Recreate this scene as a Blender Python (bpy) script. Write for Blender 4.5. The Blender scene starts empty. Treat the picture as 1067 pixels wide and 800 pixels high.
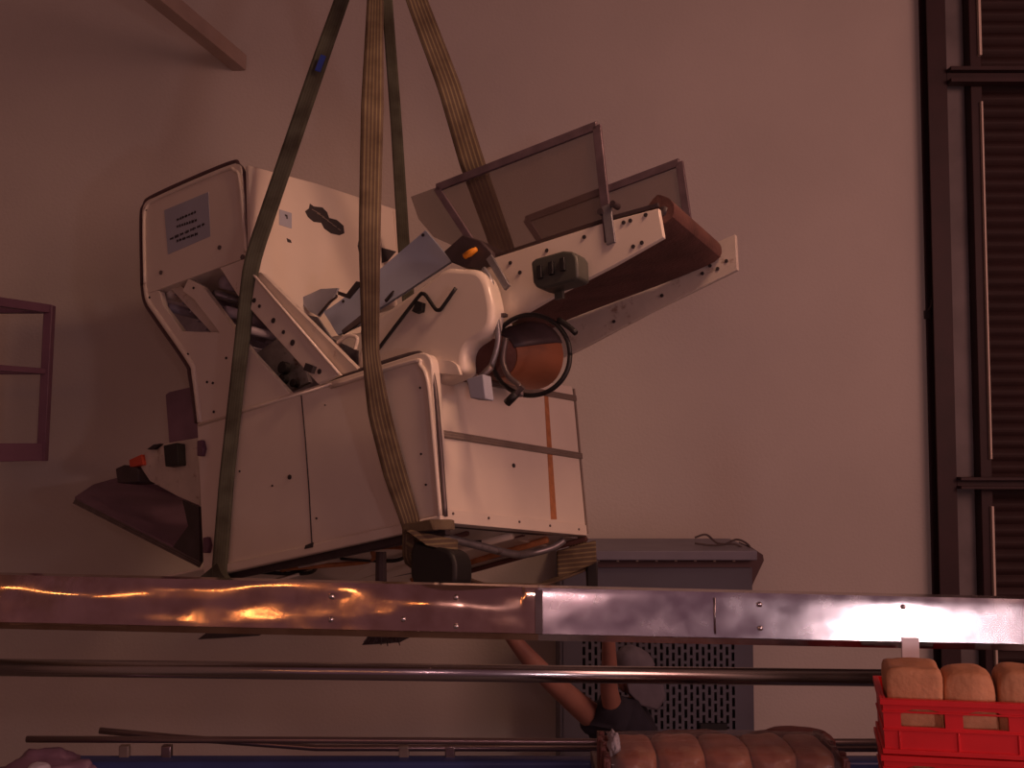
import bpy, bmesh, math, random
from mathutils import Vector, Matrix, noise
random.seed(7)
C = bpy.context.scene.collection
S = bpy.context.scene
R = math.radians

# ------------------------------------------------------------------ camera, world, lights, exposure
F = 1050.0                                   # focal length in pixels of the 1067 x 800 frame
PITCH = R(3.2)
CAM = Vector((0, 0, 2.6))
FW = Vector((0, math.cos(PITCH), math.sin(PITCH)))
UP = Vector((0, -math.sin(PITCH), math.cos(PITCH)))
RT = Vector((1, 0, 0))
cd = bpy.data.cameras.new('camera'); cam = bpy.data.objects.new('camera', cd); C.objects.link(cam)
cd.lens = F/1067*36; cd.sensor_width = 36; cd.clip_start = 0.05
cam.location = CAM; cam.rotation_euler = (R(90)+PITCH, 0, 0)
S.camera = cam
S.view_settings.view_transform = 'Standard'; S.view_settings.look = 'None'
S.view_settings.gamma = 1; S.view_settings.use_curve_mapping = False
S.view_settings.exposure = 0.1

w = bpy.data.worlds.new('hall_air'); S.world = w; w.use_nodes = True
w.node_tree.nodes['Background'].inputs[0].default_value = (1, .43, .57, 1)
w.node_tree.nodes['Background'].inputs[1].default_value = 0.105

def area(name, loc, target, size, power, col, size_y=None):
    d = bpy.data.lights.new(name, 'AREA'); o = bpy.data.objects.new(name, d); C.objects.link(o)
    d.shape = 'RECTANGLE'; d.size = size; d.size_y = size_y or size; d.energy = power; d.color = col
    o.location = loc; o.rotation_euler = (Vector(target)-Vector(loc)).to_track_quat('-Z', 'Y').to_euler()
    return o
def point(name, loc, power, col, r):
    d = bpy.data.lights.new(name, 'POINT'); o = bpy.data.objects.new(name, d); C.objects.link(o)
    d.energy = power; d.color = col; d.shadow_soft_size = r; o.location = loc
    return o
area('hall_lamp', (4.3, 0.2, 4.2), (1.9, 6.0, 2.6), 2.0, 76, (1, .48, .39))
area('hood_fill_light', (1.4, 2.3, 5.2), (-.6, 4.2, 3.1), .6, 8, (1, .52, .33)).data.spread = R(70)  # extra fill added to brighten the hood's right face
point('camera_flash', (0.12, -0.05, 2.78), 12, (1, .56, .57), .04)
point('hotspot_light', (1.86, 0.02, 2.27), 32, (1, .70, .74), .11)  # added unseen light, puts the flash hotspot on the rail
for i, (x, y, z) in enumerate(((-3.9, -3.0, 3.7), (-2.9, -3.2, 3.3), (-1.9, -3.0, 3.8), (-.9, -3.1, 3.45))):
    area('warm_streak_light', (x, y, z), (x*.3, 2.4, 2.3), .42, 2.6, (1, .37, .12), .055)  # unseen warm lights added for the orange streaks on the rail

# ------------------------------------------------------------------ helpers
def ray(px, py): return RT*((px-533.5)/F) - UP*((py-400)/F) + FW
def P(px, py, Y):                              # the point at distance Y (world y) seen at a pixel
    d = ray(px, py); return CAM + d*(Y/d.y)
# the machine's own frame: u to the right along its side, v into depth, w up its tilted height
MU = Vector((0.80349409, -0.55757474, 0.20858489)); MV = Vector((0.58729755, 0.79972881, -0.12456094))
MW = MU.cross(MV).normalized(); MO = Vector((-0.25726145, 3.6, 2.30300862))
MM = Matrix((MU, MV, MW)).transposed()
MMI = MM.inverted()
def ML(px, py, axis, val):                     # pixel -> machine coordinates on the plane axis = val
    o = MMI @ (CAM-MO); d = MMI @ ray(px, py); k = 'uvw'.index(axis)
    return o + d*((val-o[k])/d[k])
def MWd(p): return MO + MM @ Vector(p)
def proj(p):
    d = Vector(p)-CAM; z = d.dot(FW); return (533.5+F*d.x/z, 400-F*d.dot(UP)/z)

def BM(): return bmesh.new()
def prism(bm, pts, off):
    off = Vector(off)
    a = [bm.verts.new(p) for p in pts]; b = [bm.verts.new(Vector(p)+off) for p in pts]
    n = len(pts); bm.faces.new(a); bm.faces.new(b[::-1])
    for i in range(n): bm.faces.new((a[i], b[i], b[(i+1) % n], a[(i+1) % n]))
    return bm
def box(bm, c, s, M=None):
    c = Vector(c); x, y, z = s[0]/2, s[1]/2, s[2]/2
    pts = [Vector(q) for q in ((-x,-y,-z),(x,-y,-z),(x,y,-z),(-x,y,-z))]
    off = Vector((0, 0, 2*z))
    if M: pts = [M @ q for q in pts]; off = M @ off
    return prism(bm, [c+q for q in pts], off)
def smooth(pts, n=6):
    pts = [Vector(p) for p in pts]
    if len(pts) < 3: return pts
    out = []; q = [pts[0]*2-pts[1]]+pts+[pts[-1]*2-pts[-2]]
    for i in range(1, len(q)-2):
        for k in range(n):
            t = k/n; a, b, c, d = q[i-1], q[i], q[i+1], q[i+2]
            out.append(0.5*((2*b)+(c-a)*t+(2*a-5*b+4*c-d)*t*t+(3*b-a-3*c+d)*t**3))
    out.append(pts[-1]); return out
def tube(bm, pts, r, n=10, caps=True):
    pts = [Vector(p) for p in pts]; rs = r if isinstance(r, (list, tuple)) else [r]*len(pts)
    t = (pts[1]-pts[0]).normalized(); nrm = t.orthogonal().normalized(); rings = []
    for i, p in enumerate(pts):
        t = (pts[min(i+1, len(pts)-1)]-pts[max(i-1, 0)]).normalized()
        nrm = (nrm-t*nrm.dot(t)).normalized(); b = t.cross(nrm)
        rings.append([bm.verts.new(p+(nrm*math.cos(2*math.pi*k/n)+b*math.sin(2*math.pi*k/n))*rs[i]) for k in range(n)])
    for a, b in zip(rings, rings[1:]):
        for k in range(n): bm.faces.new((a[k], a[(k+1) % n], b[(k+1) % n], b[k]))
    if caps: bm.faces.new(rings[0][::-1]); bm.faces.new(rings[-1])
    return bm
def ribbon(bm, pts, wids, thick, cross):
    # a woven band: a rectangular section swept along pts; cross = list of width directions
    pts = [Vector(p) for p in pts]; rings = []
    for i, p in enumerate(pts):
        t = (pts[min(i+1, len(pts)-1)]-pts[max(i-1, 0)]).normalized()
        c = Vector(cross[i]); c = (c-t*c.dot(t)).normalized(); n = t.cross(c)
        hw = wids[i]/2; m = 6; top = []; bot = []
        for k in range(m+1):
            s = -1+2*k/m; top.append(p+c*hw*s+n*(thick/2+.25*thick*math.cos(s*9)*.5)); bot.append(p+c*hw*s-n*thick/2)
        rings.append([bm.verts.new(q) for q in top+bot[::-1]])
    for a, b in zip(rings, rings[1:]):
        n = len(a)
        for k in range(n): bm.faces.new((a[k], a[(k+1) % n], b[(k+1) % n], b[k]))
    bm.faces.new(rings[0][::-1]); bm.faces.new(rings[-1])
    return bm
def roundpoly(pts, r, seg=5):
    # rounds each corner of a closed 3-D polygon; r: one radius or one per corner
    pts = [Vector(p) for p in pts]; n = len(pts); out = []
    rr = r if isinstance(r, (list, tuple)) else [r]*n
    for i in range(n):
        p, a, b = pts[i], pts[i-1], pts[(i+1) % n]
        if rr[i] <= 0: out.append(p); continue
        ra = min(rr[i], (a-p).length*.45); rb = min(rr[i], (b-p).length*.45)
        s, e = p+(a-p).normalized()*ra, p+(b-p).normalized()*rb
        for k in range(seg+1):
            t = k/seg; out.append(s*(1-t)**2+p*2*t*(1-t)+e*t*t)
    return out
def obj(name, bm, mat, parent=None, bevel=0, sm=False, seg=2):
    bmesh.ops.recalc_face_normals(bm, faces=bm.faces)
    me = bpy.data.meshes.new(name); bm.to_mesh(me); bm.free()
    o = bpy.data.objects.new(name, me); C.objects.link(o)
    me.materials.append(mat)
    if sm:
        for f in me.polygons: f.use_smooth = True
    if parent: o.parent = parent
    if bevel:
        b = o.modifiers.new('bevel', 'BEVEL'); b.width = bevel; b.segments = seg; b.limit_method = 'ANGLE'; b.angle_limit = R(35)
        for f in me.polygons: f.use_smooth = True
        try: me.set_sharp_from_angle(angle=R(35))
        except Exception: pass
    return o
def sharp(o, a=35):
    try: o.data.set_sharp_from_angle(angle=R(a))
    except Exception: pass
def tag(o, label, cat, group=None, kind=None):
    if label: o['label'] = label
    if cat: o['category'] = cat
    if group: o['group'] = group
    if kind: o['kind'] = kind
    return o
def struct(name, bm, mat, **k):
    o = obj(name, bm, mat, **k); o['kind'] = 'structure'; return o
def empty(name, loc=(0, 0, 0)):
    e = bpy.data.objects.new(name, None); C.objects.link(e); e.location = loc; e.empty_display_size = .1; return e

# ------------------------------------------------------------------ materials
def mat(name, col, rough=.6, metal=0., var=.08, vscale=6, bump=0., bscale=40, dirt=None, dscale=5, dlo=.58, dhi=.72, stretch=(1, 1, 1), spec=.5, alpha=1, coat=0):
    m = bpy.data.materials.new(name); m.use_nodes = True; N = m.node_tree.nodes; K = m.node_tree.links
    b = N['Principled BSDF']; b.inputs['Roughness'].default_value = rough; b.inputs['Metallic'].default_value = metal
    b.inputs['Specular IOR Level'].default_value = spec; b.inputs['Coat Weight'].default_value = coat
    tc = N.new('ShaderNodeTexCoord'); mp = N.new('ShaderNodeMapping'); mp.inputs['Scale'].default_value = stretch
    K.new(tc.outputs['Object'], mp.inputs['Vector'])
    n1 = N.new('ShaderNodeTexNoise'); n1.inputs['Scale'].default_value = vscale; n1.inputs['Detail'].default_value = 5
    K.new(mp.outputs[0], n1.inputs['Vector'])
    r1 = N.new('ShaderNodeValToRGB'); c = Vector(col[:3])
    r1.color_ramp.elements[0].position = .3; r1.color_ramp.elements[1].position = .7
    r1.color_ramp.elements[0].color = (*(c*(1-var)), 1); r1.color_ramp.elements[1].color = (*[min(1, x) for x in c*(1+var)], 1)
    K.new(n1.outputs['Fac'], r1.inputs['Fac']); out = r1.outputs['Color']
    if dirt:
        n2 = N.new('ShaderNodeTexNoise'); n2.inputs['Scale'].default_value = dscale; n2.inputs['Detail'].default_value = 8; n2.inputs['Roughness'].default_value = .65
        K.new(mp.outputs[0], n2.inputs['Vector'])
        r2 = N.new('ShaderNodeValToRGB'); r2.color_ramp.elements[0].position = dlo; r2.color_ramp.elements[1].position = dhi
        K.new(n2.outputs['Fac'], r2.inputs['Fac'])
        mx = N.new('ShaderNodeMix'); mx.data_type = 'RGBA'; K.new(r2.outputs['Color'], mx.inputs[0])
        K.new(out, mx.inputs[6]); mx.inputs[7].default_value = (*dirt, 1); out = mx.outputs[2]
    K.new(out, b.inputs['Base Color'])
    if bump:
        n3 = N.new('ShaderNodeTexNoise'); n3.inputs['Scale'].default_value = bscale; n3.inputs['Detail'].default_value = 4
        K.new(mp.outputs[0], n3.inputs['Vector'])
        bp = N.new('ShaderNodeBump'); bp.inputs['Strength'].default_value = bump; bp.inputs['Distance'].default_value = .01
        K.new(n3.outputs['Fac'], bp.inputs['Height']); K.new(bp.outputs[0], b.inputs['Normal'])
    b.inputs['Alpha'].default_value = alpha
    return m
M = {}
M['wall'] = mat('painted_plaster', (.60, .55, .50), .85, var=.045, vscale=1.3, bump=.25, bscale=55)
M['floor'] = mat('concrete_floor', (.22, .2, .18), .7, var=.15, vscale=3)
M['ceiling'] = mat('ceiling_paint', (.35, .3, .28), .9)
M['white'] = mat('cream_enamel', (.76, .67, .58), .32, var=.04, vscale=4, dirt=(.30, .16, .09), dscale=26, dlo=.70, dhi=.76, coat=.2)
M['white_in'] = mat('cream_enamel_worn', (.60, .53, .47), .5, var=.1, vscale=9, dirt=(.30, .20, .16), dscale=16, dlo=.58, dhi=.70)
M['blue_sheet'] = mat('pale_blue_enamel', (.52, .60, .74), .4, var=.03)
M['notice'] = mat('notice_paper', (.38, .40, .48), .7, var=.05)
M['ink'] = mat('printed_ink', (.035, .028, .032), .7)
M['dark'] = mat('dark_grimy_steel', (.045, .03, .035), .55, var=.3, vscale=12)
M['black'] = mat('black_rubber', (.012, .011, .012), .5)
M['iron'] = mat('dull_iron', (.16, .13, .13), .45, .6, var=.2, vscale=20)
M['greysteel'] = mat('worn_grey_steel', (.30, .29, .31), .4, .6, var=.2, vscale=18, dirt=(.1, .06, .05), dscale=14)
M['trimgrey'] = mat('grey_brown_trim', (.25, .20, .17), .5, .3, var=.12)
M['rust'] = mat('rust_stain', (.42, .17, .07), .8, var=.2, vscale=30)
M['belt'] = mat('brown_belt', (.11, .045, .038), .8, var=.25, vscale=9, bump=.3, bscale=80)
M['drum'] = mat('rusty_drum', (.28, .10, .048), .5, var=.3, vscale=6, stretch=(1, .3, 1), dirt=(.10, .05, .04), dscale=4)
M['framegrey'] = mat('worn_frame_steel', (.13, .09, .11), .45, .2, var=.25, vscale=16)
M['slat'] = mat('blue_grey_slat', (.32, .29, .35), .5, var=.25, vscale=10)
M['purple'] = mat('purple_grey_steel', (.20, .115, .17), .5, .1, var=.15)
M['plum'] = mat('plum_paint', (.13, .06, .10), .5, var=.1)
M['red'] = mat('red_plastic_cap', (.6, .07, .03), .5)
M['yellow'] = mat('yellow_plastic_cap', (.75, .28, .02), .5)
M['boxgrey'] = mat('switch_box_grey', (.065, .066, .055), .5, var=.15)
M['cabinet'] = mat('cabinet_grey', (.115, .115, .15), .55, .1, var=.06)
M['cabdark'] = mat('cabinet_dark_band', (.10, .055, .06), .6)
M['post'] = mat('oxide_red_steel', (.034, .011, .014), .6, var=.2)
M['shutter'] = mat('brown_shutter', (.034, .013, .013), .7, var=.15)
M['pale'] = mat('pale_edge_strip', (.75, .62, .52), .5)
M['skin'] = mat('skin', (.30, .14, .11), .55, var=.08, vscale=14)
M['navy'] = mat('navy_cloth', (.018, .017, .032), .9, var=.2, vscale=20)
M['cap'] = mat('grey_blue_cloth', (.14, .13, .17), .9, var=.12, vscale=18)
M['trouser'] = mat('grey_trouser_cloth', (.08, .08, .09), .9)
M['blue'] = mat('blue_paint', (.03, .05, .17), .45, var=.15)
M['crate'] = mat('red_crate_plastic', (.72, .018, .022), .4, var=.08, vscale=12)
M['loaf'] = mat('bread_crust', (.58, .27, .13), .75, var=.16, vscale=13, bump=.25, bscale=90, dirt=(.62, .34, .19), dscale=6)
M['bun'] = mat('glossy_bun_crust', (.44, .12, .05), .35, var=.3, vscale=18, dirt=(.66, .36, .2), dscale=9, dlo=.5, dhi=.7)
M['tray'] = mat('brown_tray_plastic', (.13, .045, .04), .5, var=.15)
M['bluetag'] = mat('blue_label_cloth', (.02, .05, .33), .6)
M['crumple'] = mat('crumpled_paper', (.30, .27, .28), .6, var=.25, vscale=30)

def steel(name, col, rough, stain, bump=.12, sc=(1, 1, 1)):
    m = mat(name, col, rough, 1., var=.12, vscale=7, bump=bump, bscale=14, dirt=stain, dscale=12, dlo=.45, dhi=.8, stretch=sc)
    N = m.node_tree.nodes; K = m.node_tree.links; b = N['Principled BSDF']
    tc = [n for n in N if n.type == 'TEX_COORD'][0]
    n = N.new('ShaderNodeTexNoise'); n.inputs['Scale'].default_value = 16; n.inputs['Detail'].default_value = 6
    K.new(tc.outputs['Object'], n.inputs['Vector'])
    mr = N.new('ShaderNodeMapRange'); mr.inputs['From Min'].default_value = .3; mr.inputs['From Max'].default_value = .7
    mr.inputs['To Min'].default_value = rough*.75; mr.inputs['To Max'].default_value = rough*1.45
    K.new(n.outputs['Fac'], mr.inputs['Value']); K.new(mr.outputs[0], b.inputs['Roughness'])
    return m
M['stainless'] = steel('stainless_rail', (.60, .44, .33), .10, (.42, .27, .18), .05)  # brown tint paints the warm light's reflection into the base colour
M['stainless2'] = steel('cleaner_stainless', (.66, .64, .65), .20, (.50, .46, .48), .03)
M['tube'] = mat('polished_tube', (.45, .42, .42), .22, 1., var=.05)
M['tubedark'] = mat('dull_tube', (.28, .22, .22), .3, .9, var=.1)

def glassy(name, col, alpha, rough):
    m = bpy.data.materials.new(name); m.use_nodes = True; N = m.node_tree.nodes; K = m.node_tree.links
    b = N['Principled BSDF']; tr = N.new('ShaderNodeBsdfTransparent'); mx = N.new('ShaderNodeMixShader')
    tr.inputs[0].default_value = (1, 1, 1, 1); b.inputs['Base Color'].default_value = (*col, 1); b.inputs['Roughness'].default_value = rough
    mx.inputs[0].default_value = alpha
    K.new(tr.outputs[0], mx.inputs[1]); K.new(b.outputs[0], mx.inputs[2])
    K.new(mx.outputs[0], N['Material Output'].inputs['Surface']); return m
M['plexi'] = glassy('smoky_brown_acrylic', (.11, .07, .06), .40, .4)
M['film'] = glassy('clear_film', (.22, .16, .15), .34, .12); M['film'].node_tree.nodes['Principled BSDF'].inputs['Specular IOR Level'].default_value = 1.0
N = M['film'].node_tree.nodes; K = M['film'].node_tree.links
nz = N.new('ShaderNodeTexNoise'); nz.inputs['Scale'].default_value = 22; tcn = N.new('ShaderNodeTexCoord'); mpn = N.new('ShaderNodeMapping'); mpn.inputs['Scale'].default_value = (.35, 1, 2.2)
K.new(tcn.outputs['Object'], mpn.inputs[0]); K.new(mpn.outputs[0], nz.inputs['Vector'])
bpn = N.new('ShaderNodeBump'); bpn.inputs['Distance'].default_value = .02; bpn.inputs['Strength'].default_value = .9
K.new(nz.outputs['Fac'], bpn.inputs['Height']); K.new(bpn.outputs[0], N['Principled BSDF'].inputs['Normal'])

def strapmat(name, base, stripe):
    m = bpy.data.materials.new(name); m.use_nodes = True; N = m.node_tree.nodes; K = m.node_tree.links
    b = N['Principled BSDF']; b.inputs['Roughness'].default_value = .85
    uv = N.new('ShaderNodeUVMap'); sx = N.new('ShaderNodeSeparateXYZ'); K.new(uv.outputs[0], sx.inputs[0])
    mu = N.new('ShaderNodeMath'); mu.operation = 'MULTIPLY'; mu.inputs[1].default_value = 38.; K.new(sx.outputs[0], mu.inputs[0])
    sn = N.new('ShaderNodeMath'); sn.operation = 'SINE'; K.new(mu.outputs[0], sn.inputs[0])
    r = N.new('ShaderNodeValToRGB'); r.color_ramp.elements[0].position = .2; r.color_ramp.elements[1].position = .9
    r.color_ramp.elements[0].color = (*base, 1); r.color_ramp.elements[1].color = (*stripe, 1); K.new(sn.outputs[0], r.inputs[0])
    tc = N.new('ShaderNodeTexCoord'); n = N.new('ShaderNodeTexNoise'); n.inputs['Scale'].default_value = 7; n.inputs['Detail'].default_value = 6; K.new(tc.outputs['Object'], n.inputs['Vector'])
    r2 = N.new('ShaderNodeValToRGB'); r2.color_ramp.elements[0].position = .35; r2.color_ramp.elements[1].position = .65
    r2.color_ramp.elements[0].color = (.45, .38, .36, 1); r2.color_ramp.elements[1].color = (1, 1, 1, 1); K.new(n.outputs['Fac'], r2.inputs[0])
    mx = N.new('ShaderNodeMix'); mx.data_type = 'RGBA'; mx.blend_type = 'MULTIPLY'; mx.inputs[0].default_value = 1
    K.new(r.outputs[0], mx.inputs[6]); K.new(r2.outputs[0], mx.inputs[7]); K.new(mx.outputs[2], b.inputs['Base Color'])
    return m
M['sling_green'] = strapmat('olive_webbing', (.10, .105, .075), (.125, .13, .095))
M['sling_yellow'] = strapmat('striped_yellow_webbing', (.12, .085, .06), (.25, .20, .11))

# ------------------------------------------------------------------ the hall
YW = 6.0
xo = P(990, 300, YW).x                        # where the shutter opening starts
wl = box(BM(), ((-4.0+xo)/2, YW+.1, 3.5), (xo+4.0, .2, 7.0))
struct('wall_back', wl, M['wall'])
struct('wall_left', box(BM(), (-4.1, 1.5, 3.5), (.2, 9.2, 7.0)), M['wall'])
struct('wall_right', box(BM(), (5.6, 1.5, 3.5), (.2, 9.2, 7.0)), M['wall'])
struct('floor', box(BM(), (.75, 1.5, -.05), (9.9, 9.4, .1)), M['floor'])
struct('ceiling', box(BM(), (.75, 2.4, 7.05), (9.9, 7.6, .1)), M['ceiling'])
# steel column at the wall's end
xa, xb = P(972.5, 300, YW-.12).x, P(992, 300, YW-.12).x
st = BM(); box(st, ((xa+xb)/2, YW-.115, 3.5), (xb-xa, .012, 7.0)); box(st, ((xa+xb)/2, YW-.06, 3.5), (.02, .12, 6.99)); box(st, ((xa+xb)/2, YW-.006, 3.5), (xb-xa, .012, 7.0))
struct('trim_1', st, M['post'])
xc, xd = P(1012, 300, YW-.03).x, P(1024, 300, YW-.03).x
struct('trim_2', box(BM(), ((xc+xd)/2, YW-.04, 3.5), (xd-xc, .10, 7.0)), M['post'], bevel=.004)
for i, (ya, yb) in enumerate(((72, 88), (497, 509))):
    za, zb = P(1030, ya, YW-.13).z, P(1030, yb, YW-.13).z
    h = za-zb; bm = BM(); x1 = 5.5
    box(bm, ((xb+x1)/2, YW-.14, (za+zb)/2+h*.38), (x1-xb, .08, h*.24)); box(bm, ((xb+x1)/2, YW-.14, (za+zb)/2-h*.38), (x1-xb, .08, h*.24))
    box(bm, ((xb+x1)/2, YW-.115, (za+zb)/2), (x1-xb, .02, h*.6))
    struct('trim_%d' % (3+i), bm, M['post'])
# roller shutter: ribbed curtain
bm = BM(); z = 0.; xe = 5.5; prof = []
while z < 7.0:
    for k in range(6):
        a = k/6*math.pi; prof.append((YW+.06-.02*math.sin(a), z+.075*k/6))
    z += .075
v0 = [bm.verts.new((xd-.01, y, zz)) for y, zz in prof]; v1 = [bm.verts.new((xe, y, zz)) for y, zz in prof]
for i in range(len(prof)-1): bm.faces.new((v0[i], v1[i], v1[i+1], v0[i+1]))
dr = struct('door_1', bm, M['shutter'])
xs = P(1026.5, 300, YW-.09).x
def pale(ya, yb, wd):
    za, zb = P(1026, ya, YW-.07).z, P(1026, yb, YW-.07).z
    b2 = box(BM(), (xs, YW-.10, (za+zb)/2), (wd, .03, za-zb)); o = obj('edge_strip', b2, M['pale'], dr); o['label'] = 'pale edge strip of the shutter guide'; return o
pale(-60, 60, .014); pale(108, 478, .009); pale(527, 705, .012)
# back of the opening
struct('wall_opening', box(BM(), ((xo+5.6)/2, YW+.19, 3.5), (5.6-xo, .02, 7.0)), M['post'])
# stubby wall reveal between the column and the guide
struct('trim_5', box(BM(), ((xo+xc)/2, YW+.02, 3.5), (xc-xo+.02, .05, 7.0)), mat('bare_plaster', (.22, .19, .19), .9, var=.3, vscale=2.5))
# wall hook by the column
bm = BM(); p = P(965.5, 328, YW); box(bm, p+Vector((0, -.012, 0)), (.035, .024, .05)); tube(bm, [p+Vector((0, -.02, .02)), p+Vector((.01, -.05, .05)), p+Vector((.02, -.03, .09))], .006)
tag(obj('wall_hook', bm, M['dark'], bevel=.003), 'small dark hook fixed to the plaster beside the dark red column', 'hook')
# roof brace running from the wall towards the hall, upper left
a = P(250, 66, YW); b = P(95, -62, 4.7)
d = (b-a).normalized(); sx = d.cross(Vector((0, 0, 1))).normalized(); su = sx.cross(d)
bm = BM(); Mx = Matrix((sx, d, su)).transposed()
L = (b-a).length*1.9
c = a+d*(L/2)
box(bm, c, (.085, L, .095), Mx)
tag(obj('roof_brace', bm, mat('brace_paint', (.40, .30, .26), .8)), 'reddish brown steel brace reaching from the wall up out of the top left', 'beam')

# cage corner, left
pl = lambda px, py, Y: P(px, py, Y)
g = empty('railing_cage', P(48, 478, 5.2)); MI = Matrix.Translation(-Vector(g.location))
def gp(name, bm, m=M['plum'], **k):
    o = obj(name, bm, m, g, **k); o.data.transform(MI); return o
c0, c1 = P(52, 318, 5.2), P(44, 480, 5.2); cm = P(48, 387, 5.2)
dx = Vector((-1, 0, 0)); dy = Vector((-.42, -.907, 0)).normalized()
gp('corner_post', box(BM(), (c0+c1)/2, (.045, .045, (c0-c1).length), Matrix((Vector((1, 0, -.05)).normalized(), Vector((0, 1, 0)), (c0-c1).normalized())).transposed()), bevel=.004)
def rail(name, p, d, L, hgt, off=0):
    s = d.cross(Vector((0, 0, 1))); Mx = Matrix((s, d, Vector((0, 0, 1)))).transposed()
    return gp(name, box(BM(), p+d*(L/2)+Vector((0, 0, off)), (.035, L, hgt), Mx), bevel=.003)
dxw = lambda p: 3.98+p.x
rail('top_rail', c0, dx, dxw(c0), .045, -.02); rail('top_rail', c0, dy, 1.4, .045, -.02)
rail('mid_rail', cm, dx, dxw(cm), .030); rail('mid_rail', cm, dy, 1.4, .030)
rail('toe_board', c1, dx, dxw(c1), .09, .045); rail('toe_board', c1, dy, 1.4, .09, .045)
tag(g, 'plum coloured tubular railing corner at the left edge of the hall', 'railing')

# grey perforated cabinet by the wall
YC = 5.35
def cz(py, Y=YC): return P(700, py, Y).z
xl, xr = P(584, 700, YC).x, P(786, 700, YC).x; zt = cz(575)
g = empty('perforated_cabinet', ((xl+xr)/2, YC+.3, 0))
tag(g, 'tall grey metal cabinet with a slotted grille standing against the wall behind the worker', 'cabinet')
MI = Matrix.Translation(-Vector(g.location))
def gp(name, bm, m, **k):
    o = obj(name, bm, m, g, **k); o.data.transform(MI); return o
bm = BM(); W = xr-xl; xm = (xl+xr)/2
box(bm, (xl+.01, YC+.30, zt/2), (.02, .56, zt-.05)); box(bm, (xr-.01, YC+.30, zt/2), (.02, .56, zt-.05)); box(bm, (xm, YC+.57, zt/2), (W, .02, zt-.05))
box(bm, (xm, YC+.3, .03), (W, .56, .06)); gp('case', bm, M['cabinet'])
gp('top_cap', box(BM(), (xm, YC+.27, zt-.012), (W+.02, .66, .05)), mat('cabinet_cap', (.21, .21, .27), .5), bevel=.006)
z1, z2 = cz(578), cz(591)
bm = BM(); box(bm, (xm, YC+.012, (z1+z2)/2), (W, .024, z1-z2))
gp('header_band', bm, M['cabdark'])
for k in range(9): gp('rivet', box(BM(), (xl+.1+k*(W-.2)/8, YC-.003, (z1+z2)/2+.004), (.012, .01, .012)), M['pale'])
z3 = cz(655); gp('upper_panel', box(BM(), (xm, YC+.02, (z2+z3)/2), (W-.03, .02, z2-z3-.002)), M['cabinet'], bevel=.003)
# slotted front: columns of slots, every second column shifted half a slot
gx0, gx1 = P(604, 700, YC).x, P(766, 700, YC).x; z4 = cz(762); z5 = cz(800)-1.0
bm = BM(); ncol = 26; pc = (gx1-gx0)/ncol; yf = YC+.012; rows = 9; pr = (z3-z4)/rows
def slab(x0, x1, za, zb): box(bm, ((x0+x1)/2, yf+.003, (za+zb)/2), (x1-x0, .006, zb-za))
slab(xl+.015, gx0, z4, z3); slab(gx1, xr-.015, z4, z3); slab(xl+.015, xr-.015, .06, z4)
for i in range(ncol):
    x0 = gx0+i*pc; slab(x0, x0+pc*.52, z4, z3)
    o = 0 if i % 2 else pr/2
    zz = z4
    if o: slab(x0+pc*.52, x0+pc, z4, z4+.16*pr)
    for r in range(rows+1):
        zc = z4+r*pr+o-.12*pr
        lo, hi = max(z4, zc), min(z3, zc+.24*pr)
        if hi > lo: slab(x0+pc*.52, x0+pc, lo, hi)
gp('slotted_grille', bm, M['cabinet'])
gp('grille_backing', box(BM(), (xm, YC+.05, (z4+z3)/2), (W-.06, .01, z3-z4)), M['black'])
bm = BM(); hz = cz(757); box(bm, (P(743, 700, YC).x, YC+.004, hz), (.14, .02, .035)); gp('handle_slot', bm, M['black'])
bm = BM(); 
tip = [P(783, 570, YC+.1), P(795, 578, YC+.1), P(796, 584, YC+.1), P(787, 603, YC+.1), P(783, 612, YC+.1)]
prism(bm, tip, (0, .3, 0)); gp('side_flap', bm, M['cabdark'])
bm = BM(); tube(bm, smooth([P(x, y, YC+.12) for x, y in ((724, 560), (736, 557), (748, 566), (766, 567), (775, 572))]), .006, 6)
tube(bm, smooth([P(x, y, YC+.1) for x, y in ((724, 566), (740, 568), (755, 567), (768, 562), (780, 568), (784, 580))]), .006, 6)
o = gp('loose_wire', bm, M['iron']); o['label'] = 'curly loose wire lying on the cabinet top'

# ------------------------------------------------------------------ the hanging bakery machine
mach = empty('bakery_machine'); mach.matrix_world = Matrix.Translation(MO) @ MM.to_4x4()
tag(mach, 'cream enamelled bakery moulding machine hanging tilted in slings above the rail', 'machine')
A_, B_, H_ = 1.326, 1.006, .658
def V(pts, val, axis='v'): return [ML(x, y, axis, val) for x, y in pts]
def mp_(name, bm, m, parent=None, **k): return obj(name, bm, M[m], parent or mach, **k)
def vplate(pts, v0, v1, r=0, bm=None):
    bm = bm or BM(); q = V(pts, v0)
    if r: q = roundpoly(q, r)
    return prism(bm, q, (0, v1-v0, 0))
def uplate(pts, u0, u1, r=0, bm=None):
    bm = bm or BM(); q = V(pts, u0, 'u')
    if r: q = roundpoly(q, r)
    return prism(bm, q, (u1-u0, 0, 0))
def wrap(pts, t):                              # thin bar following px points on plane v
    pass
def vbar(name, pts, v, wd, th, m, parent=None, bevel=.002):
    q = V(pts, v); bm = BM(); ribbon(bm, q, [wd]*len(q), th, [Vector((0, 1, 0)).cross((q[min(i+1, len(q)-1)]-q[max(i-1, 0)]).normalized()) for i in range(len(q))])
    return mp_(name, bm, m, parent, bevel=bevel)
def ubar(name, pts, u, wd, th, m, parent=None, bevel=.002):
    q = V(pts, u, 'u'); bm = BM(); ribbon(bm, q, [wd]*len(q), th, [Vector((1, 0, 0)).cross((q[min(i+1, len(q)-1)]-q[max(i-1, 0)]).normalized()) for i in range(len(q))])
    return mp_(name, bm, m, parent, bevel=bevel)
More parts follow.
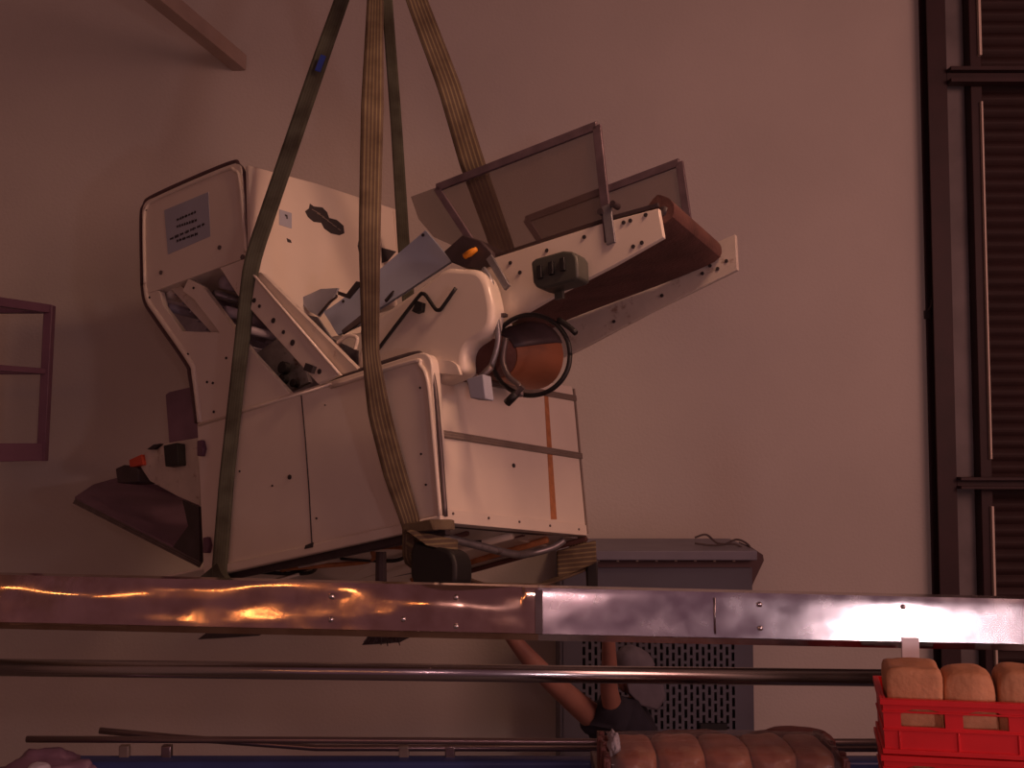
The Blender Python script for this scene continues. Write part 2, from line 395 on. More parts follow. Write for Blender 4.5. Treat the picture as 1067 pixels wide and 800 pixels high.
# -- lower cabinet: side panel facing the camera's left, end panel facing right
pA = V([(205, 441), (449, 363), (460, 546), (212, 600)], 0)
sideP = mp_('side_panel', prism(BM(), roundpoly(pA, [.01, .075, .02, .01], 8), (0, .05, 0)), 'white', bevel=.014, seg=3)
# seam between the two side sheets
seam = V([(314, 412), (318, 455), (322, 510), (325, 566)], -.001)
mp_('panel_seam', tube(BM(), seam, .0028, 6), 'ink', sideP)
# raised rim on the right-hand edge and along the top
rimpts = V([(345, 403), (428, 377), (438, 381), (446, 400), (453, 470), (459, 540)], -.006)
rim = smooth(rimpts, 6)
mp_('raised_rim', tube(BM(), rim, .0085, 8), 'white', sideP, sm=True)
mp_('rim_gasket', tube(BM(), smooth(V([(345, 396), (425, 370), (442, 373), (452, 396), (459, 470), (464, 538)], .012), 6), .010, 8), 'iron', sideP, sm=True)
mp_('top_lip', tube(BM(), V([(207, 443), (345, 400)], -.004), .006, 6), 'white', sideP, sm=True)
mp_('bottom_lip', prism(BM(), V([(213, 592), (459, 536), (460, 547), (213, 602)], -.014), (0, .03, 0)), 'white', sideP, bevel=.006)
for x, y, r in ((302, 497, .010), (284, 506, .004), (250, 491, .004), (339, 422, .003), (438, 404, .004), (439, 473, .004), (330, 540, .004), (444, 505, .004)):
    p = ML(x, y, 'v', -.001); mp_('screw', tube(BM(), [p, p+Vector((0, -.004, 0))], r, 10), 'ink', sideP)
bm = vplate([(317, 572), (318, 568), (326, 565), (326, 570)], -.016, -.012); mp_('chipped_patch', bm, 'ink', sideP)
# end panel
end = mp_('end_panel', uplate([(449, 388), (598, 412), (612, 558), (460, 545)], 0, -.04), 'white', bevel=.004)
mp_('top_cover', uplate([(449, 378), (596, 402), (598, 414), (449, 391)], .004, -.12), 'white', end, bevel=.006)
ubar('trim_bar', [(450, 388), (600, 415)], .006, .026, .012, 'trimgrey', end)
ubar('trim_bar', [(456, 451), (606, 475)], .006, .028, .012, 'trimgrey', end)
mp_('bottom_strip', uplate([(459, 529), (611, 547), (612, 558), (460, 544)], .012, -.01), 'white', end, bevel=.002)
for x in (472, 509, 541, 573, 603):
    p = ML(x, 535+(x-472)*.125, 'u', .013); mp_('screw', tube(BM(), [p, p+Vector((.003, 0, 0))], .005, 8), 'iron', end)
p = ML(535, 485, 'u', .001); mp_('latch_hole', tube(BM(), [p, p+Vector((.004, 0, 0))], .009, 10), 'ink', end)
bm = uplate([(567, 411), (571, 411), (580, 541), (574, 541)], .0005, .0016)
mp_('rust_run', bm, 'rust', end)
ubar('edge_strip', [(598, 405), (612, 556)], .004, .010, .008, 'trimgrey', end)
# hidden sides, deck
bm = BM(); box(bm, (-A_+.02, B_/2+.02, H_/2-.01), (.03, B_-.06, H_-.06)); mp_('rear_end_panel', bm, 'white_in')
bm = BM(); box(bm, (-A_/2, B_-.015, H_/2), (A_-.04, .03, H_-.04)); mp_('far_side_panel', bm, 'white_in')
bm = BM(); box(bm, (-A_/2, B_/2, H_-.07), (A_-.07, B_-.09, .02)); mp_('deck_plate', bm, 'dark')
bm = BM(); box(bm, (-A_/2, B_/2+.01, .055), (A_-.08, B_-.10, .012)); mp_('belly_plate', bm, 'white')
# underframe seen from below
uf = mp_('underframe', box(BM(), (-A_/2-.0, .045, -.012), (A_, .03, .05)), 'dark', bevel=.004)
fr0 = ML(611, 561, 'v', B_-.01); fr1 = ML(475, 599, 'v', B_-.01); fr2 = fr1+(fr1-fr0)*1.6
mp_('far_rail', tube(BM(), [fr0, fr2], .012, 8), 'belt', uf, sm=True)
def on_pan(u, v):                              # the pan slopes from the near lip to the far rail
    t = (u-fr0.x)/(fr2.x-fr0.x); wf = fr0.z+(fr2.z-fr0.z)*t; k = (v-.06)/(B_-.07)
    return Vector((u, v, .035+(wf+.01-.035)*k))
bm = BM(); prism(bm, [on_pan(-.05, .06), on_pan(-.05, B_-.01), on_pan(fr2.x, B_-.01), on_pan(fr2.x, .06)], (0, 0, .008)); mp_('bottom_pan', bm, 'white', uf)
for (ua, va, ub, vb, r_, m_) in ((-.08, .80, -.9, .86, .014, 'rust'), (-.08, .55, -1.1, .60, .016, 'white'), (-.15, .35, -1.1, .30, .012, 'belt'), (-.2, .2, -1.0, .45, .010, 'dark'), (-.3, .9, -1.0, .7, .010, 'greysteel')):
    d_ = Vector((0, 0, -r_)); mp_('pan_stiffener', tube(BM(), [on_pan(ua, va)+d_, on_pan((ua+ub)/2, (va+vb)/2)+d_, on_pan(ub, vb)+d_], r_, 8), m_, uf, sm=True)
bm = BM(); box(bm, (-.06, B_/2, .03), (.05, B_-.08, .04)); mp_('cross_rail', bm, 'dark', uf, bevel=.003)
bm = BM(); box(bm, (-A_+.06, B_/2, .03), (.05, B_-.08, .04)); mp_('cross_rail', bm, 'dark', uf, bevel=.003)
for k, (uu, m_) in enumerate(((-.22, 'white'), (-.40, 'rust'), (-.56, 'white'), (-.80, 'white_in'), (-1.08, 'white'))):
    bm = BM(); box(bm, (uu, B_/2+.02, .03+.006*(k % 2)), (.10, B_-.16, .012), Matrix.Rotation(R(-6+5*k), 3, 'X')); mp_('cross_board', bm, m_, uf, bevel=.003)
for (a, b, m_) in (((-1.2, .18, .03), (-.2, .22, .02), 'greysteel'), ((-1.25, .42, .02), (-.35, .30, .03), 'white_in'), ((-1.1, .60, .01), (-.1, .66, .02), 'belt'), ((-1.2, .8, .02), (-.12, .74, .02), 'white_in')):
    mp_('longitudinal_bar', tube(BM(), [a, b], .016, 8), m_, uf, sm=True)
mp_('bent_pipe', tube(BM(), smooth([(-.16, .12, .0), (-.12, .35, -.04), (-.10, .55, -.07), (-.13, .72, -.06), (-.08, .82, -.04), (-.05, .88, -.01)], 8), .016, 10), 'greysteel', uf, sm=True)
mp_('cable', tube(BM(), smooth([(-1.2, .12, .0), (-1.0, .3, -.03), (-.8, .22, 0), (-.6, .42, -.03), (-.4, .35, 0), (-.2, .5, -.01)], 8), .008, 8), 'black', uf, sm=True)
mp_('cable', tube(BM(), smooth([(-1.15, .3, .0), (-.95, .15, -.02), (-.7, .36, -.02), (-.5, .2, 0), (-.3, .3, -.03)], 8), .010, 8), 'rust', uf, sm=True)
# feet that show under the rail
for (x, y0, x0, x1, y1) in ((233, 600, 206, 256, 661), (397, 575, 377, 418, 667)):
    q = ML(x, y0, 'v', .10); q2 = ML(x, 654, 'v', .10); 
    lg = mp_('foot', tube(BM(), [q, q2], [.02, .024], 10), 'dark', uf)
    sh = [(x0+6, 650), (x1, 650), (x1, 659), (x1-8, 663), (x1-22, y1+3), (x0, y1+5), (x0+8, 660)]
    bm = vplate(sh, .05, .16); mp_('foot_pad', bm, 'dark', lg)
    if x > 300:
        bm = BM()
        for k in range(14):
            a0 = ML(384+k*2.2, 662, 'v', .05+.01*(k % 3)); a1 = ML(380+k*2.9+random.uniform(-3, 3), 668+random.uniform(0, 5), 'v', .03+.01*(k % 4))
            tube(bm, [a0, (a0+a1)/2+Vector((.003, 0, 0)), a1], .0022, 5)
        mp_('frayed_edge', bm, 'dark', lg)
# -- side column and hood
UH = ML(258, 200, 'v', 0).x                    # u of the hood's right face
col = [(152, 300), (154, 312), (163, 326), (199, 377), (203, 392), (208, 441), (303, 411), (262, 366), (246, 345), (211, 298), (196, 290), (190, 303), (202, 312), (228, 346), (190, 345), (170, 318), (166, 303)]
colp = mp_('side_column', vplate(col, .004, .035), 'white', bevel=.003)
mp_('column_flange', tube(BM(), smooth(V([(152, 296), (155, 313), (166, 330), (198, 376), (203, 392), (209, 440)], .006), 5), .014, 8), 'white', colp, sm=True)
mp_('column_edge', tube(BM(), smooth(V([(149, 296), (152, 314), (162, 331), (194, 377), (199, 392), (206, 440)], .03), 5), .014, 8), 'cabdark', colp, sm=True)
for x, y in ((179, 347), (196, 369), (236, 373), (222, 399), (223, 429), (216, 398), (156, 310), (157, 319), (202, 300)):
    p = ML(x, y, 'v', .003); mp_('screw', tube(BM(), [p, p+Vector((0, -.004, 0))], .006, 8), 'ink', colp)
vbar('inner_brace', [(176, 290), (232, 350), (300, 412)], .05, .05, .02, 'white_in', colp)
# back of column interior
bm = vplate([(158, 300), (258, 268), (362, 392), (215, 436), (203, 380)], .42, .44); mp_('inner_bulkhead', bm, 'slat', colp)
for k, (x0, y0, x1, y1, vv, rr, m_) in enumerate(((222, 287, 262, 300, .10, .020, 'slat'), (205, 300, 262, 312, .14, .013, 'greysteel'), (225, 318, 265, 330, .12, .016, 'slat'), (236, 335, 275, 345, .15, .013, 'slat'), (168, 303, 200, 306, .12, .020, 'white_in'), (170, 318, 200, 322, .14, .014, 'slat'))):
    p = ML((x0+x1)/2-10, (y0+y1)/2, 'v', .05); q = p+Vector((0, .36, 0))
    mp_('roller', tube(BM(), [p, q], rr*1.6, 12), m_, colp, sm=True)
bm = BM()
for k in range(9):
    p = ML(215+k*8, 312+k*9, 'v', .22); box(bm, p, (.05, .34, .006), Matrix.Rotation(R(-28), 3, 'Y'))
mp_('slicer_slats', bm, 'slat', colp)
bm = vplate([(262, 372), (290, 352), (318, 385), (322, 398), (300, 408)], .12, .14); mp_('gusset_plate', bm, 'greysteel', colp)
bm = BM()
for x, y, r in ((299, 384, .028), (298, 396, .022), (310, 400, .018)):
    p = ML(x, y, 'v', .10); tube(bm, [p, p+Vector((0, -.03, 0))], r, 12)
mp_('gear_knob', bm, 'black', colp, bevel=.002)
# hood
hood_o = [(147, 211), (251, 168), (258, 268), (153, 306)]
UHL = V(hood_o, 0)
bv = 0.99
hq = roundpoly(UHL, [.08, .055, .004, .004], 8)
hood = mp_('hood', prism(BM(), hq, (0, bv, 0)), 'white', bevel=.012, seg=3)
mp_('hood_rim', tube(BM(), smooth(V([(151, 295), (150, 232), (153, 216), (166, 206), (232, 178), (244, 178), (250, 190), (256, 262)], -.004), 6), .008, 8), 'white', hood, sm=True)
mp_('hood_gasket', tube(BM(), smooth(V([(148, 296), (147, 230), (150, 214), (162, 203), (236, 171), (249, 172), (256, 190), (260, 262)], .014), 6), .009, 8), 'cabdark', hood, sm=True)
nt = mp_('notice', vplate([(171, 219), (217, 200), (219, 246), (175, 265)], -.0015, .003), 'notice', hood); nt['label'] = 'blue grey paper notice with four faint lines of print'
def txt(x0, y0, x1, y1, nword, parent, v=-.003, h=.016):
    bm = BM(); a, b = ML(x0, y0, 'v', v), ML(x1, y1, 'v', v); random.seed(int(x0*7+y0))
    t = 0
    while t < .97:
        wlen = random.uniform(.08, .17); e = min(1, t+wlen)
        p, q = a.lerp(b, t), a.lerp(b, e); up = Vector((0, 0, h/2))
        n = 4
        for k in range(n):                     # letter-like strokes
            s, f_ = p.lerp(q, (k+.05)/n), p.lerp(q, (k+.75)/n); hh = up*random.choice((.6, 1, .8))
            prism(bm, [s-hh, f_-hh, f_+hh*.6, s+hh], (0, .0012, 0))
        t = e+.035
    mp_('printed_line', bm, 'ink', parent)
txt(184, 229, 205, 220, 4, nt); txt(184, 236, 205, 229, 4, nt); txt(177, 249, 213, 233, 5, nt); txt(184, 251, 206, 243, 4, nt)
for x, y, r in ((152, 218, .012), (229, 258, .011), (168, 284, .011), (253, 268, .012)):
    p = ML(x, y, 'v', -.001); mp_('screw', tube(BM(), [p, p+Vector((0, -.005, 0))], r, 10), 'iron', hood)
# right face sheet of the hood (brighter, larger, reaches down behind the channel)
hr = mp_('hood_end_sheet', uplate([(259, 172), (330, 191), (416, 219), (421, 240), (421, 262), (400, 300), (392, 345), (340, 352), (300, 330), (262, 290)], UH+.012, UH-.01, [.02]*0 or 0), 'white', hood, bevel=.004)
def upatch(name, pts, off, m, th=.003, r=0): return mp_(name, uplate(pts, UH+off, UH+off-th, r), m, hr)
em = upatch('emblem', [(318, 220), (322, 217), (323, 212), (327, 215), (336, 216), (341, 221), (343, 227), (351, 229), (358, 235), (359, 243), (354, 245), (345, 243), (338, 238), (335, 232), (327, 231), (321, 226)], .014, 'ink'); em['label'] = 'dark double lobed maker emblem with pale lines'
for k in range(6):
    upatch('emblem_line', [(325+k*5.4, 217.5+k*4), (334+k*4.2, 222.5+k*3.4), (334+k*4.2, 223.3+k*3.4), (325+k*5.4, 218.3+k*4)], .0146, 'trimgrey')
upatch('label_patch', [(291, 218), (304, 222), (304, 238), (291, 234)], .0135, 'notice')
upatch('label_mark', [(297, 223), (299.5, 224), (300, 228), (298.6, 228), (298.3, 225.5), (297, 225)], .0145, 'ink')
upatch('dark_chip', [(299, 248), (303, 250), (304, 253), (300, 252)], .0145, 'ink')
upatch('hand_slot', [(376, 240), (379, 238), (379, 264), (375, 266), (373, 256)], .0145, 'ink')
upatch('hood_edge', [(410, 220), (414, 221), (418, 262), (414, 262)], .016, 'white')
upatch('lower_cutout', [(398, 258), (413, 262), (404, 272), (398, 274)], .0145, 'ink')
# channel beam across the opening
ch = [(229, 279), (258, 268), (262, 285), (353, 390), (331, 400), (247, 307)]
chp = mp_('channel_beam', vplate(ch, -.03, -.005), 'white', bevel=.004)
mp_('channel_lip', tube(BM(), V([(259, 270), (264, 286), (353, 389)], -.032), .006, 8), 'white', chp, sm=True)
mp_('channel_web', vplate([(264, 284), (272, 284), (373, 385), (353, 391)], .0, .03), 'white_in', chp)
for x, y, r in ((265, 313, .011), (270.5, 319, .008), (285, 334, .012), (295.5, 346, .009), (305, 357, .013), (333, 387, .011), (257, 301, .009)):
    p = ML(x, y, 'v', -.031); mp_('bolt_hole', tube(BM(), [p, p+Vector((0, -.003, 0))], r, 12), 'ink', chp)
p = ML(324, 384, 'v', -.035); mp_('clamp', box(BM(), p, (.05, .03, .03), Matrix.Rotation(R(30), 3, 'Y')), 'ink', chp)
# -- mechanism between hood and side cover
ch2 = mp_('chute_sheet', vplate([(337, 325), (352, 315), (394, 282), (443, 240), (470, 272), (440, 292), (394, 322), (384, 334), (352, 349)], .22, .235), 'blue_sheet'); ch2['label'] = 'pale blue grey sheet of the dough chute'
for x, y in ((441, 245), (358, 314)):
    p = ML(x, y, 'v', .219); mp_('screw', tube(BM(), [p, p+Vector((0, -.004, 0))], .007, 8), 'ink', ch2)
mp_('chute_latch', vplate([(402, 313), (408, 306), (411, 303), (409, 308), (403, 315)], .214, .205), 'ink', ch2)
mp_('chute_bracket', vplate([(352, 303), (361, 306), (371, 293), (378, 294), (379, 299), (373, 299), (363, 311), (352, 307)], .16, .17), 'ink', ch2)
mp_('guide_blade', vplate([(356, 344), (376, 328), (378, 334), (357, 348)], .12, .13), 'iron', ch2)
mp_('flour_flap', vplate([(310, 312), (334, 301), (352, 300), (346, 312), (332, 330), (322, 324)], .3, .31), 'notice', ch2)
mp_('flour_flap_edge', tube(BM(), smooth(V([(332, 328), (343, 315), (350, 310), (351, 307)], .28), 4), .006, 6), 'iron', ch2)
mp_('torn_sheet', vplate([(305, 325), (330, 330), (345, 352), (372, 365), (372, 386), (352, 386), (330, 355)], .10, .11), 'greysteel', ch2)
mp_('lower_sheet', vplate([(328, 352), (350, 357), (372, 384), (350, 388), (336, 372)], .05, .06), 'belt', ch2)
mp_('curved_bracket', tube(BM(), smooth(V([(352, 357), (362, 350), (372, 352), (370, 364)], .04), 5), .008, 8), 'white', ch2)
# side cover (moulded white guard)
sc = [(368, 396), (374, 362), (384, 336), (440, 297), (464, 278), (480, 279), (498, 280), (507, 291), (513, 318), (512, 338), (503, 350), (488, 358), (482, 370), (484, 388), (455, 400)]
scp = mp_('side_cover', prism(BM(), roundpoly(V(sc, .055), .035, 4), (0, .09, 0)), 'white', bevel=.022, seg=4)
mp_('cover_flange', vplate([(444, 372), (470, 376), (476, 380), (480, 391), (450, 388)], .04, .055, .01), 'white', scp, bevel=.003)
q = smooth(V([(391, 368), (412, 340), (436, 309), (440, 306), (444, 308), (453, 321), (457, 323), (461, 320), (475, 300)], .035), 4)
hd = mp_('crank_handle', tube(BM(), q, .0075, 8), 'black', scp, sm=True); hd['label'] = 'black bent crank handle'
mp_('handle_boss', vplate([(429, 324), (434, 313), (440, 315), (439, 324), (433, 326)], .03, .05), 'black', scp)
# -- inclined conveyor
v1 = .16
ne = ML(690, 248, 'v', v1); 
best = min((abs(proj(MWd(ne+Vector((0, k*.005, 0))))[0]-768), k*.005) for k in range(20, 260)); v2 = v1+best[1]
print('conveyor width', best[1], proj(MWd(ne+Vector((0, best[1], 0)))), 'v2', v2)
near = mp_('conveyor_side', vplate([(480, 281), (520, 267), (636, 230), (686, 217), (691, 247), (640, 276), (578, 308), (528, 337), (495, 356), (478, 340)], v1, v1+.02), 'white', bevel=.002)
for x, y in ((532, 274), (570, 261), (609, 247), (650, 232), (657, 230), (660, 257), (669, 253), (542, 284), (673, 224)):
    p = ML(x, y, 'v', v1-.001); mp_('bolt_hole', tube(BM(), [p, p+Vector((0, -.004, 0))], .0075, 8), 'ink', near)
far = mp_('conveyor_side', vplate([(752, 250), (766, 244), (768, 281), (680, 324), (600, 366), (585, 372), (570, 345), (600, 318)], v2, v2+.02), 'white_in', bevel=.002)
for x, y in ((757, 272), (748, 280), (732, 285), (740, 277), (690, 308), (640, 335)):
    p = ML(x, y, 'v', v2-.001); mp_('bolt_hole', tube(BM(), [p, p+Vector((0, -.004, 0))], .0075, 8), 'ink', far)
# belt loop (profile in u-w at v1, swept across)
fl = V([(738, 247), (747, 251), (751, 260), (744, 272), (700, 291), (650, 310), (592, 332)], v2-.02)
nl = V([(574, 342), (556, 345), (546, 330)], v2-.02)
lift = fl[4]-fl[1]
up_ = Vector((.004, 0, .016))
lp = fl+nl+[fl[6]+up_, fl[5]+up_, fl[4]+up_, fl[0]+Vector((-.03, 0, -.004))]
lp = [Vector((p.x+.085, v1+.022, p.z-.05)) for p in lp]       # the belt runs slightly askew between its sides
bm = BM(); prism(bm, smooth(lp+[lp[0]], 3)[:-1], (-.085, v2-v1-.034, .05)); belt = mp_('conveyor_belt', bm, 'belt')
sharp(belt)
# rollers
hp0 = Vector((fl[2].x+.045, v1+.02, fl[1].z-.085))
mp_('head_roller', tube(BM(), [hp0, hp0+Vector((-.085, v2-v1-.02, .05))], .018, 16), 'dark', belt, sm=True)
# big rusty drum below the belt, its round end towards the right
c_near = ML(505, 371, 'v', v1-.03); c_far = ML(557, 371, 'v', v1+.30); ax = c_far-c_near
dm = mp_('drum', tube(BM(), [c_near, c_near+ax*.30], [.076, .080], 28), 'belt', sm=True); sharp(dm)
dm2 = mp_('drum_body', tube(BM(), [c_near+ax*.28, c_near+ax*.62, c_near+ax*.9, c_near+ax*1.02], [.084, .116, .134, .132], 32), 'drum', dm, sm=True); sharp(dm2); dm2['label'] = 'rusty orange drum body'
bm = BM(); rings = []
axn = ax.normalized(); upv = (Vector((0, 0, 1))-axn*axn.z).normalized(); sd_ = axn.cross(upv)
for f_, rr in ((.25, .084), (.6, .121), (.9, .138), (1.03, .136)):
    rings.append([bm.verts.new(c_near+ax*f_+(upv*math.sin(R(8+a_*12))+sd_*math.cos(R(8+a_*12)))*rr) for a_ in range(15)])
for a_, b_ in zip(rings, rings[1:]):
    for k in range(14): bm.faces.new((a_[k], a_[k+1], b_[k+1], b_[k]))
dcv = mp_('drum_cover', bm, 'dark', dm, sm=True); so = dcv.modifiers.new('thick', 'SOLIDIFY'); so.thickness = .006
for k in range(3):
    a_ = R(188-k*16+(-6)); pts_ = [c_near+ax*f_+(upv*math.sin(a_)+sd_*math.cos(a_))*rr for f_, rr in ((.3, .092), (.6, .127), (.95, .144))]
    mp_('drum_bar', tube(BM(), pts_, .006, 6), 'trimgrey', dm, sm=True)
# black hose ring and grey hose
hp = []
for k in range(25):
    a = 2*math.pi*k/24; hp.append(ML(553+41*math.cos(a), 370+42*math.sin(a), 'v', v1-.03-.012*math.sin(a*1.5)))
mp_('hose_ring', tube(BM(), smooth(hp, 3), .009, 8), 'black', sm=True)
hq_ = smooth(V([(582, 333), (592, 340), (600, 347)], v1-.04), 3); mp_('hose_end', tube(BM(), hq_, .011, 8), 'black', sm=True)
mp_('grey_hose', tube(BM(), smooth(V([(527, 352), (524, 375), (530, 392), (541, 402), (543, 413)], v1-.05), 5), .011, 8), 'iron', sm=True)
pk = mp_('conduit', tube(BM(), smooth(V([(504, 280), (511, 292), (515, 315), (519, 345), (518, 362), (512, 382)], v1-.06), 5), .011, 8), 'greysteel', sm=True)
mp_('conduit_clip', vplate([(517, 327), (526, 326), (526, 329), (518, 331)], v1-.05, v1-.03), 'iron', pk)
bm = vplate([(495, 397), (512, 392), (515, 418), (499, 417)], .02, -.03); mp_('junction_block', bm, 'notice', bevel=.004)
mp_('conduit_foot', tube(BM(), V([(512, 382), (500, 394), (492, 407)], v1-.10), .013, 8), 'iron', pk, sm=True)
lv = mp_('lever', tube(BM(), V([(545, 403), (537, 411)], v1-.07), .010, 8), 'iron'); mp_('lever_grip', tube(BM(), V([(538, 410), (528, 420)], v1-.07), .015, 10), 'black', lv, sm=True)
# switch box
sb = mp_('switch_box', vplate([(553, 273), (558, 269), (586, 261), (597, 262), (601, 268), (602, 289), (597, 292), (566, 301), (558, 299), (555, 294)], v1-.11, v1-.03), 'boxgrey', bevel=.008)
for x, y in ((561, 283), (573, 279), (585, 275)):
    bm = vplate([(x-2.5, y-6), (x+2.5, y-7.4), (x+3, y+6), (x-2, y+7.4)], v1-.122, v1-.108); mp_('switch_button', bm, 'black', sb, bevel=.002)
mp_('box_stem', vplate([(577, 294), (585, 291), (586, 310), (578, 312)], v1-.05, v1-.035), 'boxgrey', sb)
# guards: framed smoky acrylic
vg = v1+.01
def guard(v, top_l, top_r, br, bl, panel, name):
    g0 = mp_(name, vplate(panel, v, v+.006), 'plexi')
    for nm, pts, wd in (('top_bar', (top_l, top_r), .034), ('end_bar', (top_r, br), .034), ('inner_bar', (top_l, bl), .028)):
        vbar(nm, pts, v-.006, wd, .014, 'framegrey', g0)
    return g0
g1 = guard(vg, (455, 196), (622, 131), (635, 252), (498, 262), [(428, 205), (455, 195), (622, 131), (632, 232), (520, 268), (490, 264), (452, 247), (436, 228)], 'guard_panel')
g1['label'] = 'framed smoky acrylic guard on the near side'
g2 = guard(v2, (548, 229), (708, 169), (717, 232), (566, 256), [(548, 229), (708, 169), (716, 230), (640, 250), (566, 262)], 'guard_panel')
g2['label'] = 'framed smoky acrylic guard on the far side'
vbar('hinge_plate', [(632, 214), (637, 254)], vg-.016, .036, .010, 'greysteel', g1)
vbar('lower_edge_bar', [(500, 273), (640, 227), (687, 214)], vg+.012, .014, .02, 'dark', near)
for x, y in ((638, 212), (625, 220)):
    p = ML(x, y, 'v', vg-.03); mp_('guard_knob', tube(BM(), [p, p+Vector((0, .04, 0))], .012, 10), 'dark', g1)
vbar('latch_arm', [(510, 268), (529, 300)], v1-.03, .028, .014, 'greysteel', near)
mp_('motor_housing', vplate([(462, 262), (482, 244), (500, 250), (512, 262), (514, 275), (500, 281), (484, 279), (470, 273)], .15, .30), 'dark', bevel=.006)
cp = ML(484, 267, 'v', .13); yc = mp_('yellow_cap', tube(BM(), [cp, cp+Vector((.03, 0, .005)), cp+Vector((.06, 0, .01))], [.012, .014, .009], 10), 'yellow', sm=True)
# -- outfeed at the left
of = mp_('outfeed_side', vplate([(150, 472), (160, 464), (206, 456), (209, 527), (185, 517), (156, 501), (146, 486)], .20, .22), 'white_in', bevel=.003)
mp_('motor_box', vplate([(172, 411), (176, 408), (202, 402), (206, 404), (208, 456), (176, 463)], .22, .5), 'purple', bevel=.006)
mp_('control_box', vplate([(170, 464), (184, 461), (185, 484), (172, 486)], .15, .20), 'black', bevel=.004)
mp_('red_knob', vplate([(134, 479), (147, 473), (149, 484), (135, 487)], .18, .24), 'red', bevel=.005)
mp_('roller_end', vplate([(120, 488), (129, 484), (143, 487), (145, 502), (122, 503)], .18, .30), 'dark', bevel=.006)
mp_('small_clip', vplate([(153, 468), (160, 463), (167, 462), (160, 468)], .18, .20), 'ink')
t0 = V([(78, 521), (209, 587)], .15); t1 = V([(97, 508), (121, 501), (185, 512), (191, 521), (208, 526)], .62)
bm = BM(); poly = [t0[0], t0[1], t1[4], t1[3], t1[2], t1[1], t1[0]]
n_ = (t0[1]-t0[0]).cross(t1[2]-t0[0]).normalized()
prism(bm, poly, n_*.02); tr = mp_('outfeed_tray', bm, 'purple', bevel=.003)
mp_('tray_lip', ribbon(BM(), V([(78, 522), (209, 588)], .15), [.03, .03], .01, [Vector((0, .3, 1))]*2), 'iron', tr)
mp_('tray_bracket', vplate([(190, 521), (207, 528), (208, 585), (180, 570), (196, 548)], .10, .12), 'dark', tr)
for x, y in ((208, 467), (214, 568)):
    p = ML(x, y, 'v', -.002); bm = vplate([(x-3, y-8), (x+2, y-9), (x+4, y), (x+2, y+8), (x-3, y+8)], -.02, .0); mp_('hub_cap', bm, 'plum', sideP, bevel=.004)
mp_('rear_corner_foot', vplate([(222, 590), (226, 586), (230, 596), (236, 604), (210, 606), (206, 603)], -.05, -.02), 'sling_green')

# ------------------------------------------------------------------ slings
APX = P(394, -112, MWd((-A_*.45, B_*.5, .3)).y)
def sling(name, nodes, m, label, wd, group=None):
    # nodes: (world point, width direction, width)
    q = [Vector(n[0]) for n in nodes]; pts = []; cr = []; ws = []
    for i in range(len(q)-1):
        n = 10 if (q[i+1]-q[i]).length > .3 else 5
        for k in range(n):
            t = k/n; pts.append(q[i].lerp(q[i+1], t)); cr.append(Vector(nodes[i][1]).lerp(Vector(nodes[i+1][1]), t)); ws.append(nodes[i][2]*(1-t)+nodes[i+1][2]*t)
    pts.append(q[-1]); cr.append(Vector(nodes[-1][1])); ws.append(nodes[-1][2])
    # relax corners a little
    for _ in range(2): pts = [pts[0]]+[pts[i]*.6+(pts[i-1]+pts[i+1])*.2 for i in range(1, len(pts)-1)]+[pts[-1]]
    bm = BM(); ribbon(bm, pts, ws, .010, cr)
    uvl = bm.loops.layers.uv.new('UVMap'); bm.verts.ensure_lookup_table(); 
    idx = {v: i for i, v in enumerate(bm.verts)}
    for f in bm.faces:
        for l in f.loops:
            k = idx[l.vert] % 14; s = k/6 if k < 7 else (13-k)/6
            l[uvl].uv = (s, idx[l.vert]//14*.1)
    o = obj(name, bm, M[m], sm=True); return o
X = Vector((1, 0, 0)); mu = MU.copy(); mv = MV.copy()
def onA(x, y, off=-.03): return MWd(ML(x, y, 'v', off))
# green sling: front leg, under the left end, rear leg
k1 = onA(262, 272, -.045); b1 = onA(229, 604, -.03)
rear_u = ML(232, 600, 'v', 0).x
r0 = MWd((rear_u, -.01, -.09)); r1 = MWd((rear_u+.1, B_+.03, -.05)); r2 = P(421, 262, MWd((-.9, B_+.05, .6)).y)
green = sling('lifting_sling', [
    (APX, X, .05), (P(356, 0, (APX.y+k1.y)/2+.05), X, .066), (P(334, 62, (APX.y*.4+k1.y*.6)), X, .07), (k1, X, .072), (onA(247, 400), X, .062), (onA(236, 500), X, .062), (onA(229, 590), X, .064), (b1, X, .07),
    (r0, mu, .08), (MWd((rear_u+.05, B_*.5, -.07)), mu, .08), (r1, mu, .08), (MWd((rear_u+.25, B_+.05, .35)), mu, .07), (r2, X, .062), (P(413, 130, r2.y*.6+APX.y*.4), X, .055), (P(404, 10, r2.y*.2+APX.y*.8), X, .05), (APX+Vector((.01, .03, 0)), X, .05)],
    'sling_green', '', .06)
tag(green, 'plain olive green lifting sling looped under the left end of the hanging machine', 'lifting sling', 'lifting slings carrying the machine')
pt = P(334, 66, (APX.y*.4+k1.y*.6)-.03)
o = obj('label_tag', box(BM(), pt, (.024, .006, .075), Matrix.Rotation(R(20), 3, 'Y')), M['bluetag'], green); o['label'] = 'blue cloth label'
